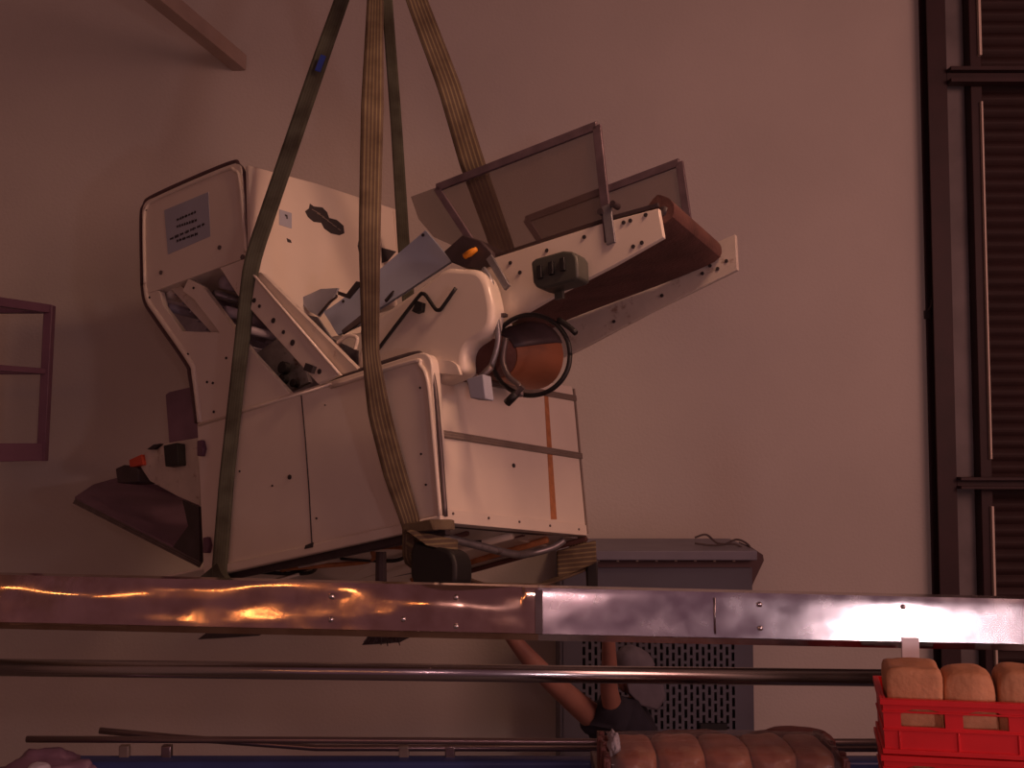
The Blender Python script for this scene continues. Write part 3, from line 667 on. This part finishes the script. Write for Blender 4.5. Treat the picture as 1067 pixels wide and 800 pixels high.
# wide skirt of the green sling at the lower left corner
# striped sling: front leg, right corner, rear leg
s_top = P(391, 0, APX.y*.75+.25*3.7)
yel = sling('lifting_sling', [
    (APX+Vector((0, -.02, 0)), X, .06), (s_top, X, .07), (P(388, 110, 3.86), X, .088), (P(385, 250, 3.70), X, .080), (onA(386, 368, -.10), X, .064), (onA(395, 430, -.05), X, .085), (onA(412, 495, -.035), X, .085), (onA(430, 550, -.03), X, .068),
    (MWd((-.12, -.02, -.12)), mu, .09), (MWd((-.10, .3, -.20)), mu, .09), (MWd((-.08, B_*.7, -.20)), mu, .09), (MWd((-.07, B_+.02, -.13)), mu, .09), (MWd((-.09, B_+.05, .15)), mu, .09), (P(525, 262, MWd((-.1, B_+.06, .9)).y), X, .11), (P(492, 170, 4.32), X, .11), (P(468, 90, 4.25), X, .10), (P(434, 0, 4.2), X, .09), (APX+Vector((.02, .05, 0)), X, .06)],
    'sling_yellow', '', .08)
tag(yel, 'yellow striped lifting sling looped under the right end of the hanging machine', 'lifting sling', 'lifting slings carrying the machine')
def flat_band(name, quads, m, parent):
    bm = BM()
    for pts, off in quads: prism(bm, pts, off)
    uvl = bm.loops.layers.uv.new('UVMap')
    for f in bm.faces:
        for i, l in enumerate(f.loops): l[uvl].uv = (((l.vert.co-MO).dot(MW)*9) % 5, 0)
    return obj(name, bm, M[m], parent, bevel=.004)
wr = BM()
cb = [onA(421, 549, -.05), MWd((.0, -.02, -.02)), MWd(ML(470, 548, 'u', .03))]
flat_band('corner_wrap', [([onA(418, 546, -.05), onA(448, 541, -.05), onA(452, 552, -.06), onA(420, 556, -.06)], MV*.03),
    ([onA(446, 541, -.05), MWd(ML(470, 541, 'u', .045)), MWd(ML(471, 552, 'u', .045)), onA(450, 552, -.06)], MV*.02),
    ([onA(419, 551, -.07), onA(428, 552, -.07), MWd(ML(474, 562, 'u', .05)), MWd(ML(474, 576, 'u', .05)), onA(444, 568, -.075)], MV*.02),
    ([onA(420, 550, -.04), onA(430, 556, -.04), onA(432, 570, -.04), onA(427, 578, -.04), onA(421, 566, -.04)], MV*.02)], 'sling_yellow', yel)
yb = MWd((-.05, B_+.03, -.05)).y
o = obj('webbing_loop', prism(BM(), [P(580, 574, yb-.12), P(621, 563, yb-.12), P(622, 586, yb-.12), P(581, 605, yb-.12)], (0, .02, 0)), M['sling_yellow'], yel, bevel=.006)
me = o.data; uvl = me.uv_layers.new(name='UVMap')
for l in me.loops: uvl.data[l.index].uv = (((me.vertices[l.vertex_index].co-MO).dot(MW)*9), 0)
# pads under the slings
bm = prism(BM(), roundpoly([onA(431, 563, -.045), onA(468, 573, -.045), onA(474, 584, -.045), onA(474, 606, -.045), onA(470, 612, -.045), onA(432, 612, -.045), onA(427, 600, -.045), onA(427, 575, -.045)], .02, 3), MV*.10)
tag(obj('corner_pad', bm, M['black'], bevel=.012), 'black rubber pad under the striped sling at the front corner', 'pad')
bm = prism(BM(), [P(611, 588, yb-.08), P(623, 583, yb-.08), P(623, 622, yb-.08), P(612, 622, yb-.08)], (0, .06, 0))
tag(obj('corner_pad', bm, M['black'], bevel=.006), 'narrow dark pad below the striped sling at the rear corner beside the grey cabinet', 'pad')
# hook that carries the slings, above the picture
hk = BM(); tube(hk, smooth([APX+Vector((0, 0, 2.9)), APX+Vector((0, 0, .35)), APX+Vector((.09, 0, .22)), APX+Vector((.11, 0, .06)), APX+Vector((0, .02, -.03)), APX+Vector((-.1, 0, .06))], 6), .03, 12)
tag(obj('crane_hook', hk, M['iron'], sm=True), 'steel crane hook holding the slings above the picture', 'hook')

# ------------------------------------------------------------------ foreground rack
YR = 2.4
def railface(x): 
    return P(x, 600+x*.0234, YR), P(x, 648+x*.0213, YR)
# stainless rail: gently dented face, folded lower lip
def build_rail(x0, x1, m, name, parent=None, seed=0, yoff=0):
    bm = BM(); nx = int((x1-x0)/2.6)+1; ny = 14; grid = []
    for i in range(nx+1):
        px = x0+(x1-x0)*i/nx; t, b = railface(px); colv = [t+Vector((0, .06+yoff, .0))]
        for j in range(ny+1):
            s = j/ny; p = t.lerp(b, s)
            nzv = noise.noise(Vector((p.x*5.0, s*1.2, seed)))*.006+noise.noise(Vector((p.x*9, s*4, seed+5)))*.0007
            edge = ((.010+.007*noise.noise(Vector((p.x*4, 7.7, 0))))*math.exp(-s*(4+1.5*noise.noise(Vector((p.x*3, 1.7, 0)))))) if px < 545 else .003*math.exp(-s*9)                # rolled top edge leans back
            p = p+Vector((0, yoff+.011*(1-s)+nzv*(1 if px < 545 else .35)+edge, 0)); colv.append(p)
        colv.append(b+Vector((0, yoff+.006, -.003))); colv.append(b+Vector((0, yoff+.012, -.018))); colv.append(b+Vector((0, yoff+.05, -.018)))
        grid.append([bm.verts.new(p) for p in colv])
    for a, b in zip(grid, grid[1:]):
        for k in range(len(a)-1): bm.faces.new((a[k], b[k], b[k+1], a[k+1]))
        bm.faces.new((a[-1], b[-1], b[0], a[0]))
    bm.faces.new(grid[0]); bm.faces.new(grid[-1][::-1])
    o = obj(name, bm, m, parent, sm=True); sharp(o, 40); return o
ra = empty('stainless_rail', P(533, 640, YR)); tag(ra, 'long dented stainless steel rail crossing in front of the hanging machine', 'rail')
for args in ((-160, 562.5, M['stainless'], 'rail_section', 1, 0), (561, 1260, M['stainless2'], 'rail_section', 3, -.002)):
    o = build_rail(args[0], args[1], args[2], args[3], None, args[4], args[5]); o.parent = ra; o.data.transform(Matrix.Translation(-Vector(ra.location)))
MIr = Matrix.Translation(-Vector(ra.location))
for x, dy in ((345, 14), (345, 38), (792, 12), (792, 37), (942, 11), (475, 12), (475, 42), (420, 36)):
    t, b = railface(x); p = t.lerp(b, dy/48)+Vector((0, .011*(1-dy/48)-.002, 0))
    o = obj('rivet', tube(BM(), [p+Vector((0, .004, 0)), p+Vector((0, -.004, 0)), p+Vector((0, -.006, 0))], [.007, .006, .003], 10), M['stainless2'], ra, sm=True); o.data.transform(MIr)
t, b = railface(562); o = obj('seam_strip', prism(BM(), [t.lerp(b, .02)+Vector((-.010, -.001, 0)), t.lerp(b, .02)+Vector((.008, -.001, 0)), t.lerp(b, 1.0)+Vector((.008, -.001, 0)), t.lerp(b, 1.0)+Vector((-.010, -.001, 0))], (0, -.005, 0)), M['iron'], ra, bevel=.001); o.data.transform(MIr)
t, b = railface(745); o = obj('weld_line', tube(BM(), [t.lerp(b, .12)+Vector((0, .005, 0)), t.lerp(b, .92)+Vector((0, -.002, 0))], .0022, 6), M['tube'], ra, sm=True); o.data.transform(MIr)
# short bracket below the rail, its flash glare painted on as white
bm = BM(); a, b = P(948.5, 664, YR+.0), P(948.5, 700, YR+.0); box(bm, (a+b)/2, (.040, .008, a.z-b.z)); o = obj('bracket', bm, mat('flash_lit_bracket', (.85, .82, .84), .35), ra); o.data.transform(MIr)
# round bars
def bar(name, pts, r, m, label, n=20):
    return tag(obj(name, tube(BM(), [P(*p) for p in pts], r, n), M[m], sm=True), label, 'bar')
bar('round_bar', [(-150, 693.5, 2.47), (936, 706.3, 2.47)], .0205, 'tube', 'thick polished round bar running below the stainless rail')
r1_ = bar('thin_bar', [(28, 770, 2.62), (330, 771, 2.62), (640, 773, 2.62), (1000, 773, 2.62)], .0085, 'tubedark', 'thin dark straight bar reaching furthest left above the blue beam', 10)
r2_ = bar('thin_bar', [(104, 761, 2.70), (180, 768, 2.70), (330, 779, 2.66), (1000, 780, 2.66)], .0085, 'tubedark', 'thin dark bar whose raised left end tilts up above the other one', 10)
bb = BM(); a, b = P(58, 794, 2.64), P(1050, 797, 2.64); box(bb, ((a+b)/2)+Vector((0, 0, -.012)), ((b-a).length, .06, .05)); tag(obj('blue_beam', bb, M['blue'], bevel=.006), 'blue painted beam along the bottom edge under the thin bars', 'beam')
for i, (x, lab) in enumerate(((130, 'leftmost short upright between the thin bars and the blue beam'), (174, 'short upright on the blue beam right beside the leftmost one'), (421, 'short upright on the blue beam below the black corner pad'), (469, 'rightmost short upright on the blue beam'))):
    a, b = P(x, 776, 2.66), P(x, 792, 2.66); bm = box(BM(), (a+b)/2, (.026, .02, a.z-b.z)); tag(obj('upright', bm, M['tubedark' if i % 2 else 'trimgrey'], bevel=.003), lab, 'post', 'uprights under the thin bars')
# plastic wrapped lump, lower left corner
def lump(name, c, s, m, label=None, cat=None, seed=0, amp=.25, sub=4, group=None, parent=None):
    bm = BM(); bmesh.ops.create_icosphere(bm, subdivisions=sub, radius=1)
    for v in bm.verts:
        n = noise.noise(v.co*1.8+Vector((seed, 0, 0)))*amp+noise.noise(v.co*5+Vector((seed, 3, 0)))*amp*.4
        v.co = Vector((v.co.x*s[0], v.co.y*s[1], v.co.z*s[2]))*(1+n)
    o = obj(name, bm, m, parent, sm=True); o.location = c
    if cat: tag(o, label, cat, group)
    return o
lump('plastic_bag', P(48, 812, 2.6), (.12, .06, .065), M['purple'], 'crumpled dull plastic bag at the bottom left corner', 'bag', 4, .35)
lump('bread_bag', P(40, 803, 2.5), (.028, .03, .02), mat('pale_wrap', (.6, .56, .62), .3), 'small white wrapped lump in front of the dull plastic bag', 'bag', 2, .1)

# ------------------------------------------------------------------ bread crates on the right
YF = 2.12
def crate_mesh_parts(root, W_, D_, H):
    # front and rear walls with two rows of arched slots, end walls, base, rim
    def wall(x0, x1, y, name):
        bm = BM(); th = .006
        def s(xa, xb, za, zb, yy=y): box(bm, ((xa+xb)/2, yy, (za+zb)/2), (xb-xa, th, zb-za))
        zs0, zs1 = .056, .092
        s(x0, x1, zs1, H); s(x0, x1, .0, zs0)
        n = 5; p = (x1-x0-.028)/n; x = x0
        s(x0, x0+.034, zs0, zs1)
        for i in range(n):
            a = x0+.034+i*p; b = a+p-.034
            s(b, b+.034 if i < n-1 else x1, zs0, zs1)
            for q in (0, 1):                 # arched upper corners of each slot
                c = a if q == 0 else b; sgn = 1 if q == 0 else -1
                prism(bm, [(c, y-th/2, zs1), (c+sgn*.026, y-th/2, zs1), (c+sgn*.010, y-th/2, zs1-.004), (c, y-th/2, zs1-.010)], (0, th, 0))
        return obj(name, bm, M['crate'], root)
    wall(0, W_, .003, 'front_wall'); wall(0, W_, D_-.003, 'rear_wall')
    bm = BM(); box(bm, (.003, D_/2, H/2), (.006, D_-.012, H)); obj('end_wall', bm, M['crate'], root, bevel=.001)
    bm = BM(); box(bm, (W_-.003, D_/2, H/2), (.006, D_-.012, H)); obj('end_wall', bm, M['crate'], root, bevel=.001)
    bm = BM(); box(bm, (W_/2, D_/2, .005), (W_-.012, D_-.012, .008)); obj('base', bm, M['crate'], root)
    bm = BM()
    for z, h, o_ in ((H-.006, .012, .006), (H-.026, .004, .003), (.050, .004, .003), (.006, .010, .005)):
        box(bm, (W_/2, -o_/2, z), (W_+2*o_, o_, h)); box(bm, (-o_/2, D_/2, z), (o_, D_, h))
    for k in range(6): box(bm, (.03+k*(W_-.06)/5, -.0015, .026), (.004, .003, .044))
    obj('ribs', bm, M['crate'], root, bevel=.001)
zt_u = P(1000, 727.5, YF).z; zt_l = P(1000, 775, YF).z; Hc = .112; CR = Matrix.Rotation(R(-16), 4, 'Z') @ Matrix.Rotation(R(-1.8), 4, 'Y')
xl_c = P(922, 760, YF).x; Wc = .62; Dc = .21
cr = empty('bread_crate', (xl_c, YF, zt_u-Hc)); crate_mesh_parts(cr, Wc, Dc, Hc); cr.rotation_euler = CR.to_euler()
tag(cr, 'upper red plastic bread crate, loaves rising above its rim', 'crate', 'red bread crates')
def copy_tree(o, loc):
    r = o.copy(); C.objects.link(r); r.location = loc
    for ch in list(o.children):
        c = ch.copy(); C.objects.link(c); c.parent = r
    return r
gap = zt_u-zt_l
cr2 = copy_tree(cr, (xl_c, YF, zt_u-Hc-.114)); cr2['label'] = 'lower red plastic bread crate under the other one'
# stand that carries the crates
zb = zt_u-Hc-.119; bm = BM()
for x in (xl_c+.03, xl_c+Wc-.03):
    for y in (YF+.03, YF+Dc-.03): box(bm, (x, y, (zb-.03)/2), (.035, .035, zb-.03))
box(bm, (xl_c+Wc/2, YF+Dc/2, zb-.016), (Wc, Dc, .03))
tag(obj('crate_stand', bm, M['iron'], bevel=.003), 'plain steel stand under the red crates', 'stand')
# loaves
def loaf(c, sx, sy, sz, round_, seed, label, group, rz=0):
    bm = BM(); bmesh.ops.create_cube(bm, size=2); bmesh.ops.subdivide_edges(bm, edges=bm.edges[:], cuts=9, use_grid_fill=True)
    for v in bm.verts:
        x, y, z = v.co
        e = 14 if not round_ else (9 if z < 0 else 4.2)
        def sq(a, b, cc, p): 
            n = (abs(a)**p+abs(b)**p+abs(cc)**p)**(1/p); m_ = max(abs(a), abs(b), abs(cc)); return m_/n if n else 1
        k = sq(x, y*.9, z, e); q = Vector((x, y, z))*k
        n = noise.noise(q*1.4+Vector((seed*3.1, 0, 0)))*.05+noise.noise(q*5+Vector((seed, 1, 0)))*.012
        q *= 1+n; v.co = Vector((q.x*sx/2, q.y*sy/2, q.z*sz/2))
    o = obj('bread_loaf', bm, M['loaf'], sm=True); o.location = c; o.rotation_euler = (0, 0, rz)
    tag(o, label, 'bread', group); return o
OC = Vector((xl_c, YF, zt_u-Hc)); OC2 = Vector((xl_c, YF, zt_u-Hc-.114))
def place(o_, x, w_, h_, ln, round_, seed, label, group):
    lo = loaf((0, 0, 0), w_, ln, h_, round_, seed, label, group); lo.rotation_euler = CR.to_euler()
    lo.location = o_+CR.to_3x3() @ Vector((x+w_/2, .02+ln/2, .0105+h_/2))
for x, w_, h_, rd, sd, lb in ((.010, .110, .158, False, 1, 'square pale brown loaf at the left end of the upper red crate'), (.120, .104, .154, True, 2, 'round topped darker loaf right beside the square one in the upper red crate'),
        (.224, .114, .160, True, 3, 'broad loaf cut by the right edge of the picture in the upper red crate'), (.340, .104, .156, True, 4, 'fourth loaf in the upper red crate, mostly out of the picture')):
    place(OC, x, w_, h_, .12, rd, sd, lb, 'loaves in the upper red crate')
for x, w_, rd, sd, lb in ((.012, .10, False, 11, 'leftmost loaf in the lower red crate'), (.116, .10, True, 12, 'second loaf from the left in the lower red crate'), (.220, .10, False, 13, 'third loaf from the left in the lower red crate'), (.324, .10, True, 14, 'fourth loaf from the left in the lower red crate')):
    place(OC2, x, w_, .092, .15, rd, sd, lb, 'loaves in the lower red crate')

# ------------------------------------------------------------------ wrapped tray of buns
YT = 2.2
tx0, tx1 = P(634, 790, YT).x, P(884, 790, YT).x; tz = P(760, 813, YT).z
g = empty('bun_tray', ((tx0+tx1)/2, YT+.12, tz-.05)); tag(g, 'shallow brown plastic tray of film wrapped buns at the bottom of the picture', 'tray')
MI = Matrix.Translation(-Vector(g.location)); xm = (tx0+tx1)/2; W = tx1-tx0
bm = BM(); box(bm, (xm, YT+.12, tz-.045), (W, .24, .01)); o = obj('base', bm, M['tray'], g); o.data.transform(MI)
for nm, c, s in (('front_wall', (xm, YT, tz-.022), (W, .008, .05)), ('rear_wall', (xm, YT+.24, tz-.010), (W, .008, .07)), ('end_wall', (tx0, YT+.12, tz), (.010, .24, .075)), ('end_wall', (tx1, YT+.12, tz+.002), (.010, .24, .075))):
    bm = BM(); n = int(max(s[0], s[1])/.012); 
    box(bm, c, s)
    if nm == 'end_wall':
        for k in range(6): box(bm, (c[0]-.004+.008*(k % 2), YT+.01+k*.04, c[2]+.004), (.012, .016, s[2]+.004))
    o = obj(nm, bm, M['tray'], g, bevel=.002); o.data.transform(MI)
bl = [(644, 684), (686, 734), (736, 782), (784, 828), (830, 868)]
names = ['leftmost bun in the wrapped tray, pale at its left end', 'second bun from the left in the wrapped tray', 'middle bun in the wrapped tray', 'fourth bun from the left in the wrapped tray', 'rightmost bun in the wrapped tray']
for i, (a_, b_) in enumerate(bl):
    a, b = P(a_, 780, YT+.06), P(b_, 780, YT+.06)
    bm = BM(); bmesh.ops.create_icosphere(bm, subdivisions=4, radius=1)
    for v in bm.verts:
        q = v.co.copy(); m_ = (abs(q.x)**5+abs(q.y)**4+abs(q.z)**4)**(1/4.4); q /= m_
        q *= 1+noise.noise(q*1.6+Vector((i*2., 0, 0)))*.07; v.co = Vector((q.x*(b.x-a.x)/2*1.07, q.y*.095, q.z*.043))
    o = obj('bread_bun', bm, M['bun'], sm=True); o.location = ((a.x+b.x)/2, YT+.115, tz+.006+.002*(i % 2)); tag(o, names[i], 'bread', 'buns in the wrapped tray')
# film over the buns
bm = BM(); nx, ny = 80, 40; gr = []
for i in range(nx+1):
    row = []
    for j in range(ny+1):
        t = j/ny; ang = t*math.pi; x = tx0+.008+(W-.016)*i/nx
        y = YT+.116-math.cos(ang)*.108; z = tz+.0+math.sin(ang)**.6*(.060+.006*noise.noise(Vector((x*5, t*13, 0))))
        row.append(bm.verts.new((x, y, z)))
    gr.append(row)
for a, b in zip(gr, gr[1:]):
    for k in range(ny): bm.faces.new((a[k], a[k+1], b[k+1], b[k]))
o = obj('plastic_film', bm, M['film'], sm=True); tag(o, 'clear shiny film stretched over the buns in the brown tray', 'film')
lump('crumpled_paper', P(640, 774, YT+.02), (.013, .02, .026), M['crumple'], 'crumpled grey paper scrap at the left end of the bun tray', 'paper', 9, .4, 4)
zs = tz-.051
for i, (x0, x1, y, lab) in enumerate(((672, 770, 760, 'long low dark brown loaf behind the left part of the bun tray'), (776, 870, 757, 'dark brown loaf with a humped end behind the right part of the bun tray'))):
    a, b = P(x0, y, 2.51), P(x1, y, 2.51); hz_ = (a.z-zs)/2
    lump('dark_loaf', Vector(((a.x+b.x)/2, 2.51, zs+hz_)), ((b.x-a.x)/2, .045, hz_), M['tray'], lab, 'bread', 20+i, .12, 4, 'dark loaves behind the bun tray')
# stand under the tray
zb = tz-.05; bm = BM(); box(bm, (xm, YT+.185, zb-.016), (W+.02, .39, .03))
for x in (tx0+.03, tx1-.03):
    for y in (YT+.03, YT+.34): box(bm, (x, y, (zb-.03)/2), (.035, .035, zb-.03))
tag(obj('tray_stand', bm, M['iron'], bevel=.003), 'plain steel stand under the brown bun tray', 'stand')
# posts that carry rail, bars and blue beam (outside the picture, left and right)
for lab, x in (('left end post of the rack, outside the picture', -1.42), ('right end post of the rack, outside the picture', 1.62)):
    bm = BM(); box(bm, (x, 2.50, 1.2), (.05, .34, 2.4)); tag(obj('rack_post', bm, M['trimgrey'], bevel=.004), lab, 'post', 'rack end posts')

# ------------------------------------------------------------------ the worker behind the rail
def skin(name, pts, edges, radii, m, parent=None, sub=2, root=0):
    me = bpy.data.meshes.new(name); me.from_pydata([Vector(p) for p in pts], edges, []); o = bpy.data.objects.new(name, me); C.objects.link(o)
    me.materials.append(m); md = o.modifiers.new('skin', 'SKIN'); md.use_smooth_shade = True
    for i, r in enumerate(radii):
        sv = me.skin_vertices[0].data[i]; rr = r if isinstance(r, tuple) else (r, r); sv.radius = rr; sv.use_root = (i == root)
    sd = o.modifiers.new('sub', 'SUBSURF'); sd.levels = sub; sd.render_levels = sub
    if parent: o.parent = parent
    return o
YP = 4.75
head = P(662, 703, YP); hipz = .95
px = head.x-.02
pel = Vector((px+.02, YP+.03, .95)); ch = Vector((px+.0, YP+.02, 1.26)); nk = P(656, 736, YP)
shl = P(621, 750, YP-.02); shr = P(680, 752, YP+.02); chest = Vector((nk.x+.005, YP+.03, nk.z-.12))
el = P(577, 712, YP-.16); wr_ = P(530, 660, YP-.24); hl = P(520, 641, YP-.26)
er = P(640, 690, YP+.20); er = Vector((shl.x+.10, YP-.30, shl.z+.12)); 
er = P(634, 716, YP-.16); wrr = P(634, 664, YP-.28); hr_ = P(633, 640, YP-.28)
shr2 = P(662, 757, YP-.04)
pts = [pel, Vector((pel.x, pel.y, 1.12)), chest, nk, P(660, 728, YP),       # 0-4
       shl, el, P(553, 688, YP-.2), wr_, hl,                                # 5-9
       P(640, 745, YP-.10), er, P(635, 694, YP-.22), wrr, hr_,                              # 10-14
       Vector((pel.x-.10, pel.y, .88)), Vector((pel.x-.12, pel.y-.03, .50)), Vector((pel.x-.13, pel.y+.02, .09)), Vector((pel.x-.14, pel.y-.12, .045)),
       Vector((pel.x+.10, pel.y, .88)), Vector((pel.x+.12, pel.y-.05, .50)), Vector((pel.x+.13, pel.y+.0, .09)), Vector((pel.x+.15, pel.y-.14, .045))]
edges = [(0,1),(1,2),(2,3),(3,4),(2,5),(5,6),(6,7),(7,8),(8,9),(2,10),(10,11),(11,12),(12,13),(13,14),(0,15),(15,16),(16,17),(17,18),(0,19),(19,20),(20,21),(21,22)]
rad = [(.15,.11),(.14,.10),(.12,.09),.056,.055, .066,.050,.046,.031,.036, .052,.042,.038,.030,.036, .085,.058,.042,.035, .085,.058,.042,.035]
body = skin('person', pts, edges, rad, M['skin'])
tag(body, 'person in a navy shirt and grey blue cap, arms raised to steady the hanging machine', 'person')
# head
hc = head+Vector((-.01, 0, -.005)); tilt = Matrix.Rotation(R(-24), 4, 'Y')
bm = BM(); bmesh.ops.create_uvsphere(bm, u_segments=28, v_segments=20, radius=1)
for v in bm.verts:
    x, y, z = v.co; jaw = 1-.28*max(0, -z); v.co = Vector((x*.078*jaw, y*.095*(jaw*.9+.1), z*.118))
# faces left-back (towards the machine); nose, brow, chin on -x side
def blob(c, r):
    b2 = bmesh.ops.create_icosphere(bm, subdivisions=2, radius=1)
    for v in b2['verts']: v.co = Vector((v.co.x*r[0], v.co.y*r[1], v.co.z*r[2]))+Vector(c)
blob((0, .100, -.012), (.012, .020, .022)); blob((-.078, -.0, -.01), (.010, .022, .032)); blob((.078, -.0, -.01), (.010, .022, .032)); blob((0, .084, -.062), (.026, .012, .006)); blob((0, .07, -.10), (.028, .026, .018)); blob((-.03, .088, .012), (.013, .008, .008)); blob((.03, .088, .012), (.013, .008, .008))
o = obj('head', bm, M['skin'], body, sm=True); o.matrix_world = Matrix.Translation(hc) @ tilt @ Matrix.Rotation(R(28), 4, 'Z')
bm = BM(); bmesh.ops.create_uvsphere(bm, u_segments=30, v_segments=16, radius=1)
for v in list(bm.verts):
    if v.co.z < -.18: bm.verts.remove(v)
for v in bm.verts: 
    n = noise.noise(v.co*3)*.05; v.co = Vector((v.co.x*.094, v.co.y*.112, v.co.z*.122+.012))*(1+n)
pk = bmesh.ops.create_uvsphere(bm, u_segments=16, v_segments=8, radius=1)
for v in pk['verts']: v.co = Vector((v.co.x*.072, v.co.y*.085+.10, v.co.z*.008+.018))
o = obj('cap', bm, M['cap'], body, sm=True); o.matrix_world = Matrix.Translation(hc+Vector((.012, -.005, .012))) @ tilt @ Matrix.Rotation(R(28), 4, 'Z')
# cloth hanging from the cap over the neck
bm = BM(); c = [P(652, 706, YP-.10), P(690, 706, YP-.08), P(694, 728, YP-.06), P(686, 741, YP-.06), P(668, 736, YP-.09), P(655, 722, YP-.11)]
prism(bm, c, (0, .03, 0)); o = obj('neck_cloth', bm, M['cap'], body, bevel=.012, seg=3)
# shirt: torso and short sleeves over the body
sp = [Vector((pel.x, pel.y, .92)), Vector((pel.x, pel.y, 1.12)), chest, nk+Vector((0, 0, -.035)), shl, shl.lerp(el, .22), shr, P(640, 742, YP-.10), P(637, 728, YP-.13)]
se = [(0,1),(1,2),(2,3),(2,4),(4,5),(2,6),(2,7),(7,8)]
skin('shirt', sp, se, [(.17,.13),(.165,.125),(.21,.165),.084, .092,.080, .094,.088,.070], M['navy'], body)
tp = [pts[0]+Vector((0, 0, -.02)), pts[15], pts[16], pts[17]+Vector((0, 0, .03)), pts[19], pts[20], pts[21]+Vector((0, 0, .03))]
skin('trousers', tp, [(0,1),(1,2),(2,3),(0,4),(4,5),(5,6)], [(.165,.125), .10, .075, .062, .10, .075, .062], M['trouser'], body)
for i in (17, 21):
    bm = BM(); a, b = pts[i], pts[i+1]; cc = (a+b)/2; box(bm, (cc.x, cc.y-.01, .045), (.11, .28, .09)); obj('shoe', bm, M['black'], body, bevel=.035, seg=4)
# hands
def hand(wr, hd, thumb_side, name):
    d = (hd-wr).normalized(); s = d.cross(Vector((0, 1, 0))).normalized()*thumb_side; n = d.cross(s).normalized()
    P_ = [wr, wr+d*.045]; E_ = [(0, 1)]; Rr = [.027, (.036)]
    for k, (off, ln) in enumerate(((-.030, .068), (-.010, .078), (.010, .074), (.029, .060))):
        b = wr+d*.082+s*off; i = len(P_); P_ += [b, b+d*ln*.45+n*.008, b+d*ln*.75+n*.028, b+d*ln*.8+n*.05]; E_ += [(1, i), (i, i+1), (i+1, i+2), (i+2, i+3)]; Rr += [.0105, .0095, .009, .0075]
    b = wr+d*.04+s*(-.036); i = len(P_); P_ += [b, b+d*.028-s*.018+n*.01, b+d*.05-s*.02+n*.03]; E_ += [(1, i), (i, i+1), (i+1, i+2)]; Rr += [.013, .011, .0085]
    return skin(name, P_, E_, Rr, M['skin'], body)
hand(wr_, hl, 1, 'hand'); hand(wrr, hr_, -1, 'hand')
